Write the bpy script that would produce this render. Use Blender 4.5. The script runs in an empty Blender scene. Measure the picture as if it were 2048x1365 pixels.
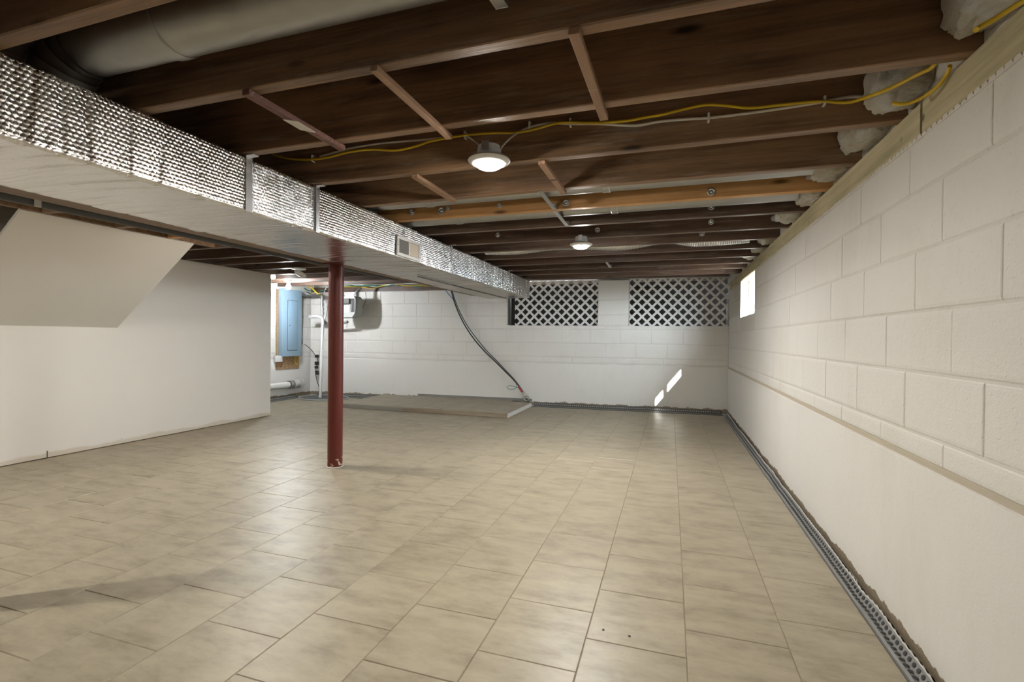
import bpy, bmesh, math, random
from math import sin, cos, pi, radians, sqrt, floor as fl
from mathutils import Vector, Matrix, noise

random.seed(7)
SC = bpy.context.scene
COL = SC.collection

# ------------------------------------------------------------------ camera
F_PX, YAW, PITCH, ROLL, HC = 971.7, .31453, -.00707, .0100, 1.05
FW = Vector((-sin(YAW) * cos(PITCH), cos(YAW) * cos(PITCH), sin(PITCH)))
RT0 = Vector((cos(YAW), sin(YAW), 0)); UP0 = RT0.cross(FW)
RT = RT0 * cos(ROLL) + UP0 * sin(ROLL)
UP = UP0 * cos(ROLL) - RT0 * sin(ROLL)
CAM = Vector((0, 0, HC))
cd = bpy.data.cameras.new('camera'); cam = bpy.data.objects.new('camera', cd); COL.objects.link(cam)
cd.sensor_width = 36; cd.lens = F_PX / 2048 * 36; cd.clip_start = .02; cd.clip_end = 200
cam.matrix_world = Matrix((( RT.x, UP.x, -FW.x, CAM.x), (RT.y, UP.y, -FW.y, CAM.y), (RT.z, UP.z, -FW.z, CAM.z), (0, 0, 0, 1)))
SC.camera = cam

# ------------------------------------------------------------------ world, sun, exposure
w = bpy.data.worlds.new('world'); SC.world = w; w.use_nodes = True
bg = w.node_tree.nodes['Background']; bg.inputs[0].default_value = (.86, .93, 1, 1); bg.inputs[1].default_value = 75.0
sd = bpy.data.lights.new('sun', 'SUN'); sd.energy = 60; sd.angle = radians(.5); sd.color = (1, .96, .9)
sun = bpy.data.objects.new('sun', sd); COL.objects.link(sun)
SUN_DIR = Vector((-.535, 1, -.68)).normalized()
sun.rotation_euler = SUN_DIR.to_track_quat('-Z', 'Y').to_euler(); sun.location = (4, 0, 6)
SC.view_settings.view_transform = 'Standard'; SC.view_settings.look = 'None'
SC.view_settings.exposure = 0; SC.view_settings.gamma = 1; SC.view_settings.use_curve_mapping = False
SC.cycles.use_denoising = True
SC.cycles.sample_clamp_indirect = 6
SC.cycles.caustics_reflective = False; SC.cycles.caustics_refractive = False
WARM = (1, .945, .84); COOL = (.90, .96, 1)
BULB_W = 62

# ------------------------------------------------------------------ pixel helpers (2048 x 1365)
def ray(x, y): return RT * ((x - 1024) / F_PX) - UP * ((y - 682.5) / F_PX) + FW
def onx(x, y, X): r = ray(x, y); return CAM + r * (X / r.x)
def ony(x, y, Y): r = ray(x, y); return CAM + r * (Y / r.y)
def onz(x, y, Z): r = ray(x, y); return CAM + r * ((Z - HC) / r.z)
XW = .787                                    # right wall face
XL = -6.12                                   # far left block wall face
XP = -4.95                                   # plasterboard partition face
def bwy(x): return 7.5 + .05 * (x - XW)      # back wall runs slightly askew
def onb(x, y, d=0.): r = ray(x, y); return CAM + r * ((7.5 - .05 * XW - d) / (r.y - .05 * r.x))
def proj(p):
    v = Vector(p) - CAM; d = v.dot(FW)
    return (1024 + F_PX * v.dot(RT) / d, 682.5 - F_PX * v.dot(UP) / d, d)
ZJ = 1.85                                    # underside of the joists

# ------------------------------------------------------------------ mesh helpers
class MB:
    def __init__(s): s.v = []; s.f = []; s.m = []; s.uv = None
    def add(s, vs, fs, mi=0):
        o = len(s.v); s.v += [Vector(p) for p in vs]; s.f += [tuple(i + o for i in f) for f in fs]; s.m += [mi] * len(fs); return s
    def box(s, x0, x1, y0, y1, z0, z1, mi=0):
        return s.add([(x, y, z) for z in (z0, z1) for y in (y0, y1) for x in (x0, x1)],
                     [(0, 2, 3, 1), (4, 5, 7, 6), (0, 1, 5, 4), (2, 6, 7, 3), (0, 4, 6, 2), (1, 3, 7, 5)], mi)
    def bbox(s, x0, x1, y0, y1, z0, z1, b=.004, mi=0):     # bevelled box
        bm = bmesh.new(); bmesh.ops.create_cube(bm, size=1)
        for v in bm.verts: v.co = Vector(((x0 + x1) / 2 + v.co.x * (x1 - x0), (y0 + y1) / 2 + v.co.y * (y1 - y0), (z0 + z1) / 2 + v.co.z * (z1 - z0)))
        bmesh.ops.bevel(bm, geom=bm.edges[:], offset=b, segments=2, affect='EDGES', profile=.5)
        bm.verts.index_update(); s.add([v.co.copy() for v in bm.verts], [[v.index for v in f.verts] for f in bm.faces], mi); bm.free(); return s
    def prism(s, pts, vec, mi=0):
        n = len(pts); vec = Vector(vec); a = [Vector(p) for p in pts]; b = [p + vec for p in a]
        fs = [tuple(range(n))[::-1], tuple(range(n, 2 * n))] + [(i, (i + 1) % n, n + (i + 1) % n, n + i) for i in range(n)]
        return s.add(a + b, fs, mi)
    def tube(s, path, r, n=10, cap=True, mi=0):
        P = [Vector(p) for p in path]; k = len(P); vs = []; fs = []
        R = r if isinstance(r, (list, tuple)) else [r] * k
        t0 = (P[1] - P[0]).normalized(); nn = t0.orthogonal().normalized()
        for i in range(k):
            t = (P[min(i + 1, k - 1)] - P[max(i - 1, 0)]).normalized()
            nn = (nn - t * nn.dot(t)).normalized(); bb = t.cross(nn)
            for j in range(n):
                a = 2 * pi * j / n; vs.append(P[i] + (nn * cos(a) + bb * sin(a)) * R[i])
        for i in range(k - 1):
            for j in range(n): fs.append((i * n + j, i * n + (j + 1) % n, (i + 1) * n + (j + 1) % n, (i + 1) * n + j))
        if cap: fs += [tuple(range(n))[::-1], tuple(range((k - 1) * n, k * n))]
        return s.add(vs, fs, mi)
    def lathe(s, prof, c=(0, 0, 0), axis='z', n=24, mi=0):
        c = Vector(c); vs = []; fs = []; k = len(prof)
        for r, h in prof:
            for j in range(n):
                a = 2 * pi * j / n; p = (r * cos(a), r * sin(a), h)
                if axis == 'x': p = (p[2], p[0], p[1])
                if axis == 'y': p = (p[0], p[2], p[1])
                vs.append(c + Vector(p))
        for i in range(k - 1):
            for j in range(n): fs.append((i * n + j, i * n + (j + 1) % n, (i + 1) * n + (j + 1) % n, (i + 1) * n + j))
        fs += [tuple(range(n))[::-1], tuple(range((k - 1) * n, k * n))]
        return s.add(vs, fs, mi)
    def xf(s, fn): s.v = [Vector(fn(p)) for p in s.v]; return s

ORG = {}
def mesh_of(name, mb, mats, org, smooth):
    me = bpy.data.meshes.new(name)
    me.from_pydata([tuple(p - org) for p in mb.v], [], mb.f); me.update()
    for m in (mats if isinstance(mats, (list, tuple)) else [mats]): me.materials.append(m)
    for i, p in enumerate(me.polygons): p.material_index = mb.m[i]
    bm = bmesh.new(); bm.from_mesh(me); bmesh.ops.recalc_face_normals(bm, faces=bm.faces[:]); bm.to_mesh(me); bm.free()
    if mb.uv is not None:
        l = me.uv_layers.new(name='UVMap')
        for lp in me.loops: l.data[lp.index].uv = mb.uv[lp.vertex_index]
    if smooth:
        me.shade_smooth()
        try: me.set_sharp_from_angle(angle=radians(smooth if smooth > 1 else 40))
        except Exception: pass
    return me
def base_of(v):
    xs = [p.x for p in v]; ys = [p.y for p in v]; zs = [p.z for p in v]
    return Vector(((min(xs) + max(xs)) / 2, (min(ys) + max(ys)) / 2, min(zs)))
def tag(o, label=None, cat=None, group=None, kind=None, category=None):
    for k, v in (('label', label), ('category', cat or category), ('group', group), ('kind', kind)):
        if v: o[k] = v
    return o
def obj(name, mb, mats, parent=None, smooth=0, **kw):
    org = ORG[parent.name] if parent else base_of(mb.v)
    o = bpy.data.objects.new(name, mesh_of(name, mb, mats, org, smooth)); COL.objects.link(o)
    if parent: o.parent = parent
    else: o.location = org
    ORG[o.name] = org; tag(o, **kw); return o
def thing(name, loc, **kw):
    o = bpy.data.objects.new(name, None); COL.objects.link(o); o.location = loc; o.empty_display_size = .1
    ORG[o.name] = Vector(loc); tag(o, **kw); return o
def struct(name, mb, mats, label=None, smooth=0): return obj(name, mb, mats, None, smooth, label=label, kind='structure')
def smooth_path(pts, k=6):
    P = [Vector(p) for p in pts]; out = []
    for i in range(len(P) - 1):
        a = P[max(i - 1, 0)]; b = P[i]; c = P[i + 1]; d = P[min(i + 2, len(P) - 1)]
        for j in range(k):
            t = j / k
            out.append(.5 * ((2 * b) + (c - a) * t + (2 * a - 5 * b + 4 * c - d) * t * t + (3 * b - a - 3 * c + d) * t ** 3))
    out.append(P[-1]); return out
def clip_poly(poly, x0, x1, y0, y1):
    for ax, lim, sg in ((0, x0, 1), (0, x1, -1), (1, y0, 1), (1, y1, -1)):
        out = []
        for i in range(len(poly)):
            a = poly[i]; b = poly[(i + 1) % len(poly)]
            ia = (a[ax] - lim) * sg >= 0; ib = (b[ax] - lim) * sg >= 0
            if ia: out.append(a)
            if ia != ib:
                t = (lim - a[ax]) / (b[ax] - a[ax]); out.append((a[0] + (b[0] - a[0]) * t, a[1] + (b[1] - a[1]) * t))
        poly = out
        if len(poly) < 3: return []
    return poly

# ------------------------------------------------------------------ materials
def mat(name, col, rough=.6, metal=0., spec=.5):
    m = bpy.data.materials.new(name); m.use_nodes = True; b = m.node_tree.nodes['Principled BSDF']
    b.inputs['Base Color'].default_value = (*col, 1); b.inputs['Roughness'].default_value = rough
    b.inputs['Metallic'].default_value = metal; b.inputs['Specular IOR Level'].default_value = spec
    return m
class NT:
    def __init__(s, m): s.t = m.node_tree; s.b = s.t.nodes['Principled BSDF']
    def n(s, typ, ins=None, **props):
        x = s.t.nodes.new(typ)
        for k, v in props.items(): setattr(x, k, v)
        for k, v in (ins or {}).items():
            if isinstance(v, bpy.types.NodeSocket): s.t.links.new(v, x.inputs[k])
            else: x.inputs[k].default_value = v
        return x
    def link(s, a, b): s.t.links.new(a, b)
    def math(s, op, a, b=None, c=None, clamp=False):
        d = {0: a}
        if b is not None: d[1] = b
        if c is not None: d[2] = c
        x = s.n('ShaderNodeMath', d, operation=op); x.use_clamp = clamp; return x.outputs[0]
    def pos(s): return s.n('ShaderNodeNewGeometry').outputs['Position']
    def scaled(s, v, sc): return s.n('ShaderNodeMapping', {'Vector': v, 'Scale': sc}).outputs[0]
    def noise(s, v, scale, detail=4, rough=.55): return s.n('ShaderNodeTexNoise', {'Vector': v, 'Scale': scale, 'Detail': detail, 'Roughness': rough}).outputs['Fac']
    def ramp(s, f, stops):
        x = s.n('ShaderNodeValToRGB', {0: f}); e = x.color_ramp.elements
        while len(e) < len(stops): e.new(.5)
        for i, (p, c) in enumerate(stops): e[i].position = p; e[i].color = (*c, 1) if len(c) == 3 else c
        return x.outputs[0]
    def mix(s, f, a, b, mode='MIX'):
        x = s.n('ShaderNodeMix', data_type='RGBA', blend_type=mode)
        for i, v in ((0, f), (6, a), (7, b)):
            if isinstance(v, bpy.types.NodeSocket): s.t.links.new(v, x.inputs[i])
            else: x.inputs[i].default_value = (*v, 1) if isinstance(v, tuple) else v
        return x.outputs[2]
    def color(s, c): s.link(c, s.b.inputs['Base Color'])
    def rough(s, c): s.link(c, s.b.inputs['Roughness'])
    def bump(s, h, strength=.3, dist=.01):
        x = s.n('ShaderNodeBump', {'Height': h, 'Strength': strength, 'Distance': dist}); s.link(x.outputs[0], s.b.inputs['Normal'])

def m_paint(name, base, stain, pits=1., bare=None, bare_top=.03):
    m = mat(name, base, .62); t = NT(m); p = t.pos()
    n1 = t.noise(p, 1.7, 5, .6); n2 = t.noise(t.scaled(p, (7, 7, 2.2)), 1, 5, .65)
    f = t.math('MULTIPLY', t.ramp(n1, [(.48, (0, 0, 0)), (.75, (1, 1, 1))]), t.ramp(n2, [(.4, (0, 0, 0)), (.7, (1, 1, 1))]))
    c = t.mix(t.math('MULTIPLY', f, .8), base, stain)
    if bare:
        z = t.n('ShaderNodeSeparateXYZ', {0: p}).outputs[2]
        lim = t.math('ADD', t.math('MULTIPLY', t.math('SUBTRACT', t.noise(p, 7, 5, .65), .5), .10), bare_top)
        g = t.math('MULTIPLY', t.math('SUBTRACT', lim, z), 300, clamp=True)
        c = t.mix(g, c, t.mix(t.noise(p, 60, 3), bare, tuple(x * .55 for x in bare)))
    t.color(c)
    h = t.math('ADD', t.math('MULTIPLY', t.noise(p, 34, 6, .65), 1.0), t.math('MULTIPLY', t.noise(p, 170, 3, .6), .45 * pits))
    pit = t.ramp(t.noise(p, 75, 2, .5), [(.26, (0, 0, 0)), (.36, (1, 1, 1))])
    t.bump(t.math('ADD', h, t.math('MULTIPLY', pit, .5 * pits)), .55, .004 * max(pits, .3))
    return m
M_CMU = m_paint('painted_block', (.80, .775, .73), (.70, .65, .57), 1.25)
M_PARGE = m_paint('painted_parging', (.80, .78, .74), (.72, .69, .63), .5, (.36, .29, .20), .058)
M_MORTAR = m_paint('painted_mortar', (.72, .69, .64), (.58, .53, .46), 1.0)
M_GROOVE = mat('ledge_groove', (.52, .46, .36), .8)
def m_drywall():
    base = (.79, .765, .725)
    m = mat('plasterboard', base, .55); t = NT(m); p = t.pos(); xyz = t.n('ShaderNodeSeparateXYZ', {0: p})
    lim = t.math('ADD', t.math('MULTIPLY', t.math('SUBTRACT', t.noise(p, 1.6, 4, .6), .5), .14), .052)
    g = t.math('MULTIPLY', t.math('SUBTRACT', lim, xyz.outputs[2]), 60, clamp=True)
    t.color(t.mix(g, base, (.66, .60, .51))); t.bump(t.noise(p, 120, 3), .08, .002); return m
M_DRY = m_drywall()

def m_wood(name, dark, light, sc=(1.3, 26, 26), rough=.5, dust=.0, spec=.4):
    m = mat(name, light, rough, 0, spec); t = NT(m); p = t.pos()
    r = t.n('ShaderNodeObjectInfo').outputs['Random']
    p2 = t.n('ShaderNodeVectorMath', {0: p, 1: t.n('ShaderNodeCombineXYZ', {0: t.math('MULTIPLY', r, 17.), 1: t.math('MULTIPLY', r, 5.), 2: 0.}).outputs[0]}, operation='ADD').outputs[0]
    a = t.noise(t.scaled(p2, sc), 1, 6, .65); b = t.noise(p2, 2.3, 3)
    f = t.math('ADD', t.math('MULTIPLY', a, .75), t.math('MULTIPLY', b, .35))
    c = t.ramp(f, [(.38, dark), (.68, light)])
    kn = t.n('ShaderNodeTexVoronoi', {'Vector': t.scaled(p2, (2.1, 7, 7)), 'Scale': 1.0}).outputs['Distance']
    c = t.mix(t.ramp(kn, [(.05, (1, 1, 1)), (.13, (0, 0, 0))]), c, tuple(x * .35 for x in dark))
    if dust:
        d = t.math('MULTIPLY', t.ramp(t.noise(t.scaled(p2, (3, 60, 40)), 1, 5, .7), [(.55, (0, 0, 0)), (.75, (1, 1, 1))]), dust)
        c = t.mix(d, c, (.5, .45, .38))
    t.color(c); t.bump(t.math('ADD', a, t.math('MULTIPLY', t.noise(t.scaled(p2, (6, 160, 160)), 1, 3), .5)), .5, .003)
    return m
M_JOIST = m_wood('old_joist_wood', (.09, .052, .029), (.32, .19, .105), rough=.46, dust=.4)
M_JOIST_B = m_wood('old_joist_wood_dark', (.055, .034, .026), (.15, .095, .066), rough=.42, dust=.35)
M_NEWER = m_wood('amber_joist_wood', (.40, .20, .065), (.70, .40, .17), rough=.5)
M_BATTEN = m_wood('batten_wood', (.20, .11, .06), (.38, .23, .14), (20, 2, 20), rough=.7, dust=.3)
M_BATTEN_RED = m_wood('painted_batten', (.11, .045, .035), (.20, .09, .07), (20, 2, 20), rough=.6, dust=.5)
M_SILL = m_wood('treated_sill', (.36, .32, .19), (.66, .58, .38), (22, 1.4, 34), rough=.7)
M_GIRDER = m_wood('girder_wood', (.10, .06, .035), (.26, .16, .09), (24, 1.3, 24), rough=.5)
M_SUBFLOOR = m_wood('subfloor_plank', (.05, .03, .018), (.11, .066, .038), (1.5, 20, 20), rough=.7)
M_OSB = m_wood('osb_board', (.24, .14, .07), (.50, .34, .19), (26, 26, 60), rough=.7)
M_STRIPWOOD = m_wood('slab_edge_board', (.25, .20, .15), (.36, .30, .235), rough=.6)

def m_tile():
    m = mat('floor_tile', (.5, .45, .37), .3, 0, .5); t = NT(m); p = t.pos(); r = t.n('ShaderNodeObjectInfo').outputs['Random']
    off = t.n('ShaderNodeCombineXYZ', {0: t.math('MULTIPLY', r, 31.), 1: t.math('MULTIPLY', r, 57.), 2: t.math('MULTIPLY', r, 11.)}).outputs[0]
    q = t.n('ShaderNodeVectorMath', {0: p, 1: off}, operation='ADD').outputs[0]
    a = t.noise(t.scaled(q, (6, 15, 1)), 1.0, 9, .72); b = t.noise(t.scaled(q, (4, 9, 1)), 1., 3)
    c = t.ramp(t.math('ADD', t.math('MULTIPLY', a, .6), t.math('MULTIPLY', b, .4)),
               [(.37, (.235, .199, .142)), (.485, (.320, .278, .202)), (.60, (.372, .327, .241))])
    c = t.mix(t.math('MULTIPLY', r, .12), c, (.42, .37, .29)); t.color(c)
    spk = t.ramp(t.noise(q, 60, 2), [(.66, (0, 0, 0)), (.74, (1, 1, 1))])
    t.color(t.mix(t.math('MULTIPLY', spk, .25), c, (.24, .21, .16)))
    t.rough(t.math('ADD', t.math('MULTIPLY', t.noise(q, 9, 4), .16), .335))
    t.bump(t.math('ADD', t.noise(q, 14, 5), t.math('MULTIPLY', t.noise(p, 3., 2), 1.4)), .12, .003); return m
M_TILE = m_tile()
M_GROUT = mat('grout', (.26, .21, .15), .85)
M_CONC = m_paint('concrete', (.27, .26, .24), (.19, .175, .15), .6)
M_CONC_L = m_paint('pale_slab_side', (.60, .59, .56), (.45, .43, .40), .4)

def m_foil(name, bub, rough=.13, base=(.93, .93, .94), bstr=.55):
    m = mat(name, base, rough, 1.0); t = NT(m); uv = t.n('ShaderNodeUVMap').outputs[0]
    s = .0165
    p = t.scaled(uv, (1 / s, 1 / (s * 1.732), 1)); hs = []
    for o in (0., .5):
        fr = t.n('ShaderNodeVectorMath', {0: t.n('ShaderNodeVectorMath', {0: p, 1: (o, o, 0)}, operation='ADD').outputs[0]}, operation='FRACTION').outputs[0]
        d = t.n('ShaderNodeVectorMath', {0: fr, 1: (.5, .5, 0)}, operation='SUBTRACT').outputs[0]
        d = t.scaled(d, (1, 1.732, 0)); hs.append(t.n('ShaderNodeVectorMath', {0: d}, operation='LENGTH').outputs['Value'])
    dist = t.math('MINIMUM', hs[0], hs[1])
    dome = t.math('SQRT', t.math('MAXIMUM', t.math('SUBTRACT', .19, t.math('MULTIPLY', dist, dist)), 0.))
    cr = t.noise(t.scaled(uv, (1, .16, 1)), 38, 4, .6)
    crump = t.noise(uv, 55, 5, .7)
    h = t.math('ADD', t.math('MULTIPLY', dome, bub), t.math('ADD', t.math('MULTIPLY', cr, 1.1), t.math('MULTIPLY', crump, .5 + (1 - bub))))
    t.bump(h, bstr, .006)
    t.rough(t.math('ADD', t.math('MULTIPLY', t.noise(uv, 30, 3), .12), rough - .05)); return m
M_FOIL = m_foil('bubble_foil', 1.0, .15)
M_FOIL_W = m_foil('wrinkled_foil', .45, .14)
M_FOIL_B = m_foil('under_foil', .3, .2, bstr=.16)
def m_galv(name, col, rough):
    m = mat(name, col, rough, 1.); t = NT(m); p = t.pos()
    v = t.n('ShaderNodeTexVoronoi', {'Vector': p, 'Scale': 60}).outputs['Color']
    t.rough(t.math('ADD', t.math('MULTIPLY', t.noise(p, 25, 4), .2), rough - .1))
    t.color(t.mix(t.noise(p, 7, 4), col, tuple(x * .72 for x in col))); t.bump(t.noise(p, 16, 3), .12, .004); return m
M_GALV = m_galv('galvanised_steel', (.62, .62, .60), .36)
M_GALVPIPE = m_galv('dull_duct_metal', (.46, .46, .44), .40)
M_STRAP = m_galv('bright_strap', (.74, .75, .76), .34)
def m_red():
    m = mat('red_oxide_paint', (.12, .022, .015), .42, 0, .35); t = NT(m); p = t.pos()
    c = t.mix(t.noise(p, 4, 4), (.095, .016, .011), (.13, .025, .017))
    z = t.n('ShaderNodeSeparateXYZ', {0: p}).outputs[2]
    ch = t.math('MULTIPLY', t.ramp(t.noise(p, 26, 4), [(.60, (0, 0, 0)), (.63, (1, 1, 1))]), t.math('MULTIPLY', t.math('SUBTRACT', .11, z), 30, clamp=True))
    t.color(t.mix(ch, c, (.6, .52, .42))); t.bump(t.noise(p, 40, 3), .15, .002); return m
M_RED = m_red()
M_WHITE = mat('white_plastic', (.80, .80, .78), .4)
M_VINYL = mat('lattice_vinyl', (.80, .79, .77), .45)
M_PVC = mat('pvc_white', (.80, .80, .77), .32)
M_BLACK = mat('black_plastic', (.018, .018, .020), .4)
M_BLACKPIPE = mat('black_iron', (.045, .045, .048), .42)
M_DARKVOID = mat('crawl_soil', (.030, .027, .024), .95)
M_DARKGREY = mat('dark_grey_rubber', (.09, .09, .085), .6)
M_YELLOW = mat('yellow_cable', (.62, .42, .015), .42)
M_WCABLE = mat('white_cable', (.62, .58, .50), .45)
M_BLUE = mat('blue_cable', (.03, .10, .36), .42)
M_GREEN = mat('green_wire', (.03, .22, .13), .42)
M_REDPEX = mat('red_pipe', (.55, .04, .05), .38)
M_PANEL = mat('panel_blue_grey', (.30, .43, .54), .42)
M_PANELD = mat('panel_door_blue_grey', (.27, .40, .51), .40)
M_MEMBR = mat('grey_membrane', (.24, .24, .235), .42)
M_MEMBR_SHADE = mat('membrane_dimple_shade', (.03, .03, .03), .6)  # near-black paints in the shade inside the dimples
M_MEMBR_K = mat('dark_membrane', (.085, .083, .078), .5)
M_MEMBR_E = mat('membrane_edge', (.62, .61, .58), .5)
M_METER = mat('meter_grey', (.42, .43, .42), .45)
M_GASPIPE = m_galv('grey_gas_pipe', (.50, .50, .48), .5)
M_HOUS = mat('pale_blue_housing', (.62, .68, .74), .45)
M_BEIGE = mat('beige_damper', (.62, .54, .43), .55)
M_SLOT = mat('dark_louver', (.05, .05, .05), .5)
M_FRAMEW = mat('window_frame_white', (.86, .87, .87), .4)
def m_insul():
    m = mat('white_insulation', (.80, .77, .70), .95); t = NT(m); p = t.pos()
    t.color(t.mix(t.ramp(t.noise(p, 11, 4), [(.4, (0, 0, 0)), (.7, (1, 1, 1))]), (.84, .82, .76), (.66, .58, .42))); t.bump(t.noise(p, 70, 6, .7), 1., .02); return m
M_INSUL = m_insul()
def m_emit(name, col, st):
    m = mat(name, (1, 1, 1), .5); b = m.node_tree.nodes['Principled BSDF']
    b.inputs['Emission Color'].default_value = (*col, 1); b.inputs['Emission Strength'].default_value = st; return m
def m_glass():
    m = mat('window_glass', (1, 1, 1), .02); t = NT(m)
    tr = t.n('ShaderNodeBsdfTransparent', {0: (.96, .98, .98, 1)}); gl = t.n('ShaderNodeBsdfGlossy', {'Roughness': .02})
    mx = t.n('ShaderNodeMixShader', {0: .05, 1: tr.outputs[0], 2: gl.outputs[0]})
    t.link(mx.outputs[0], t.t.nodes['Material Output'].inputs[0]); return m
M_GLASS = m_glass()
M_GROUND = mat('outside_gravel', (.55, .53, .50), .9)
M_SUNBLOCK = mat('sun_blocker_grey', (.70, .70, .68), .7)

# ================================================================== SETTING
Y0 = -3.2
# ---- floor: concrete base, grout bed, tiles
XE = .712                                                # tile edge along the right wall
def ye(x): return bwy(x) - .235                          # tile edge along the back wall
fb = MB().box(XL - .2, XW + .3, Y0 - .2, 7.9, -.25, -.055)
FLOOR = struct('floor', fb, [M_CONC], 'beige ceramic tiled basement floor laid in running bond')
gb = MB()
gb.add([(XL + .2, Y0, -.056), (XE, Y0, -.056), (XE, ye(XE), -.056), (XL + .2, ye(XL), -.056), (XL + .2, Y0, -.003), (XE, Y0, -.003), (XE, ye(XE), -.003), (XL + .2, ye(XL), -.003)],
       [(3, 2, 1, 0), (4, 5, 6, 7), (0, 1, 5, 4), (1, 2, 6, 5), (2, 3, 7, 6), (3, 0, 4, 7)])
obj('grout_bed', gb, [M_GROUT], FLOOR)
TX, TY, GAP, TH = .3335, .349, .0012, .009
def tile_mb(sx, sy):
    b = .0018; mb = MB(); x, y = sx / 2, sy / 2
    ring = lambda a, c, z: [(-a, -c, z), (a, -c, z), (a, c, z), (-a, c, z)]
    vs = ring(x, y, -TH) + ring(x, y, -b) + ring(x - b, y - b, 0)
    fs = [(8, 9, 10, 11)] + [(i, (i + 1) % 4, 4 + (i + 1) % 4, 4 + i) for i in range(4)] + [(4 + i, 4 + (i + 1) % 4, 8 + (i + 1) % 4, 8 + i) for i in range(4)]
    return mb.add(vs, fs)
tiles = []
for k in range(-2, 20):
    x1 = .065 - TX * k; x0 = x1 - TX; x1 = min(x1, XE); 
    if x1 - x0 < .03: continue
    ph = 1.695 if k % 2 == 0 else 1.511
    for j in range(-12, 20):
        a, b = ph + TY * j, ph + TY * (j + 1); xa = x0
        lim = ye((x0 + x1) / 2)
        if a > lim - .02: continue
        b = min(b, lim)
        if b < 5.12:
            if x1 < XP - .02: continue
            xa = max(xa, XP - .03)
        elif x1 < XL + .16: continue
        xa = max(xa, XL + .14)
        if x1 - xa < .03 or b - a < .02: continue
        tiles.append((xa, x1, a, b))
def tile_size(t):
    cx, cy = (t[0] + t[1]) / 2, (t[2] + t[3]) / 2
    px, py, d = proj((cx, cy, 0))
    if d < .5 or not (-120 < px < 2170 and py < 1480): return -1
    return (t[1] - t[0]) * (t[3] - t[2]) / d ** 3
tiles.sort(key=tile_size, reverse=True)
cache = {}; rest = MB()
for i, (a, b, c, d) in enumerate(tiles):
    sx, sy = b - a - 2 * GAP, d - c - 2 * GAP; cx, cy = (a + b) / 2, (c + d) / 2
    tilt = Vector((random.gauss(0, .0009), random.gauss(0, .0009), 0)); dz = random.uniform(-.0008, .0)
    if i < 300:
        key = (round(sx, 3), round(sy, 3))
        if key not in cache:
            me = bpy.data.meshes.new('tile'); tb = tile_mb(*key)
            me.from_pydata([tuple(p) for p in tb.v], [], tb.f); me.materials.append(M_TILE); cache[key] = me
        o = bpy.data.objects.new('tile', cache[key]); COL.objects.link(o); o.parent = FLOOR
        o.location = Vector((cx, cy, dz)) - ORG[FLOOR.name]; o.rotation_euler = tilt
    else:
        tb = tile_mb(sx, sy); rest.add([p + Vector((cx, cy, dz)) for p in tb.v], tb.f)
if rest.v:
    ro = obj('remaining_tiles', rest, [M_TILE], FLOOR, kind='stuff')

# ---- block helper: children of a wall
BCACHE = {}
def block_obj(parent, sx, sz, place, m):
    """block face in the x-z plane looking to -y, origin at the face centre; place = matrix to world"""
    key = (round(sx, 3), round(sz, 3), m.name)
    if key not in BCACHE:
        x, z = key[0] / 2, key[1] / 2; b, d = .007, .004
        ring = lambda a, c, y: [(-a, y, -c), (a, y, -c), (a, y, c), (-a, y, c)]
        vs = ring(x, z, .03) + ring(x, z, d) + ring(x - b * .2, z - b * .6, d * .35) + ring(x - b * .7, z - b * 2.2, 0)
        fs = [(12, 13, 14, 15)] + [(r * 4 + i, r * 4 + (i + 1) % 4, r * 4 + 4 + (i + 1) % 4, r * 4 + 4 + i) for r in range(3) for i in range(4)]
        me = bpy.data.meshes.new('block'); me.from_pydata(vs, [], fs); me.materials.append(m); BCACHE[key] = me
    o = bpy.data.objects.new('block', BCACHE[key]); COL.objects.link(o); o.parent = parent
    o.matrix_local = Matrix.Translation(-ORG[parent.name]) @ place; return o
def cut(lo, hi, holes):
    segs = [(lo, hi)]
    for a, b in holes:
        nx = []
        for s0, s1 in segs:
            if b <= s0 or a >= s1: nx.append((s0, s1)); continue
            if a - s0 > .02: nx.append((s0, a))
            if s1 - b > .02: nx.append((b, s1))
        segs = nx
    return segs

# ---- right wall
WY0, WY1, WZ0, WZ1 = 5.29, 6.29, 1.31, 1.795             # window opening
WT = .17
rb = MB()
for a, b, z0, z1 in ((Y0 - .2, WY0, -.2, 1.735), (WY1, 7.9, -.2, 1.735), (WY0, WY1, -.2, WZ0)):
    rb.box(XW + .0045, XW + WT, a, b, z0, z1)
rb.box(XW + .03, XW + WT, Y0 - .2, WY0, 1.735, 1.85); rb.box(XW + .03, XW + WT, WY1, 7.9, 1.735, 1.85); rb.box(XW + .06, XW + WT, WY0, WY1, WZ1, 1.85)
rb.box(XW + .02, XW + WT, Y0 - .2, 7.9, 1.85, 2.3)       # rim above the sill
WR = struct('wall_right', rb, [M_MORTAR], 'white painted concrete block wall on the right')
RZ = [.662, .742, .947, 1.151, 1.354, 1.557, 1.737]
RPH = [1.80, 1.60, 1.76, 1.99, 1.825, 2.04]
RL = .456
rot = Matrix.Rotation(-pi / 2, 4, 'Z')                   # face turned to -x
for ci in range(len(RZ) - 1):
    z0, z1 = RZ[ci], RZ[ci + 1]
    for k in range(-7, 14):
        a = RPH[ci] + RL * k; b = a + RL
        if b < -1.2 or a > 7.44: continue
        b = min(b, 7.44)
        holes = [(WY0, WY1)] if z1 > WZ0 + .03 else []
        for s0, s1 in cut(a, b, holes):
            g = .008; gy = random.choice((.0015, .0015, .003, .007))
            place = Matrix.Translation((XW + random.uniform(-.0012, .0012), (s0 + s1) / 2, (z0 + z1) / 2)) @ rot
            block_obj(WR, s1 - s0 - gy, z1 - z0 - g, place, M_CMU)
lb = MB()                                                # parged lower band with a soft wavy face, standing slightly proud
ny, nz = 220, 10; vs = []; fs = []
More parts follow.
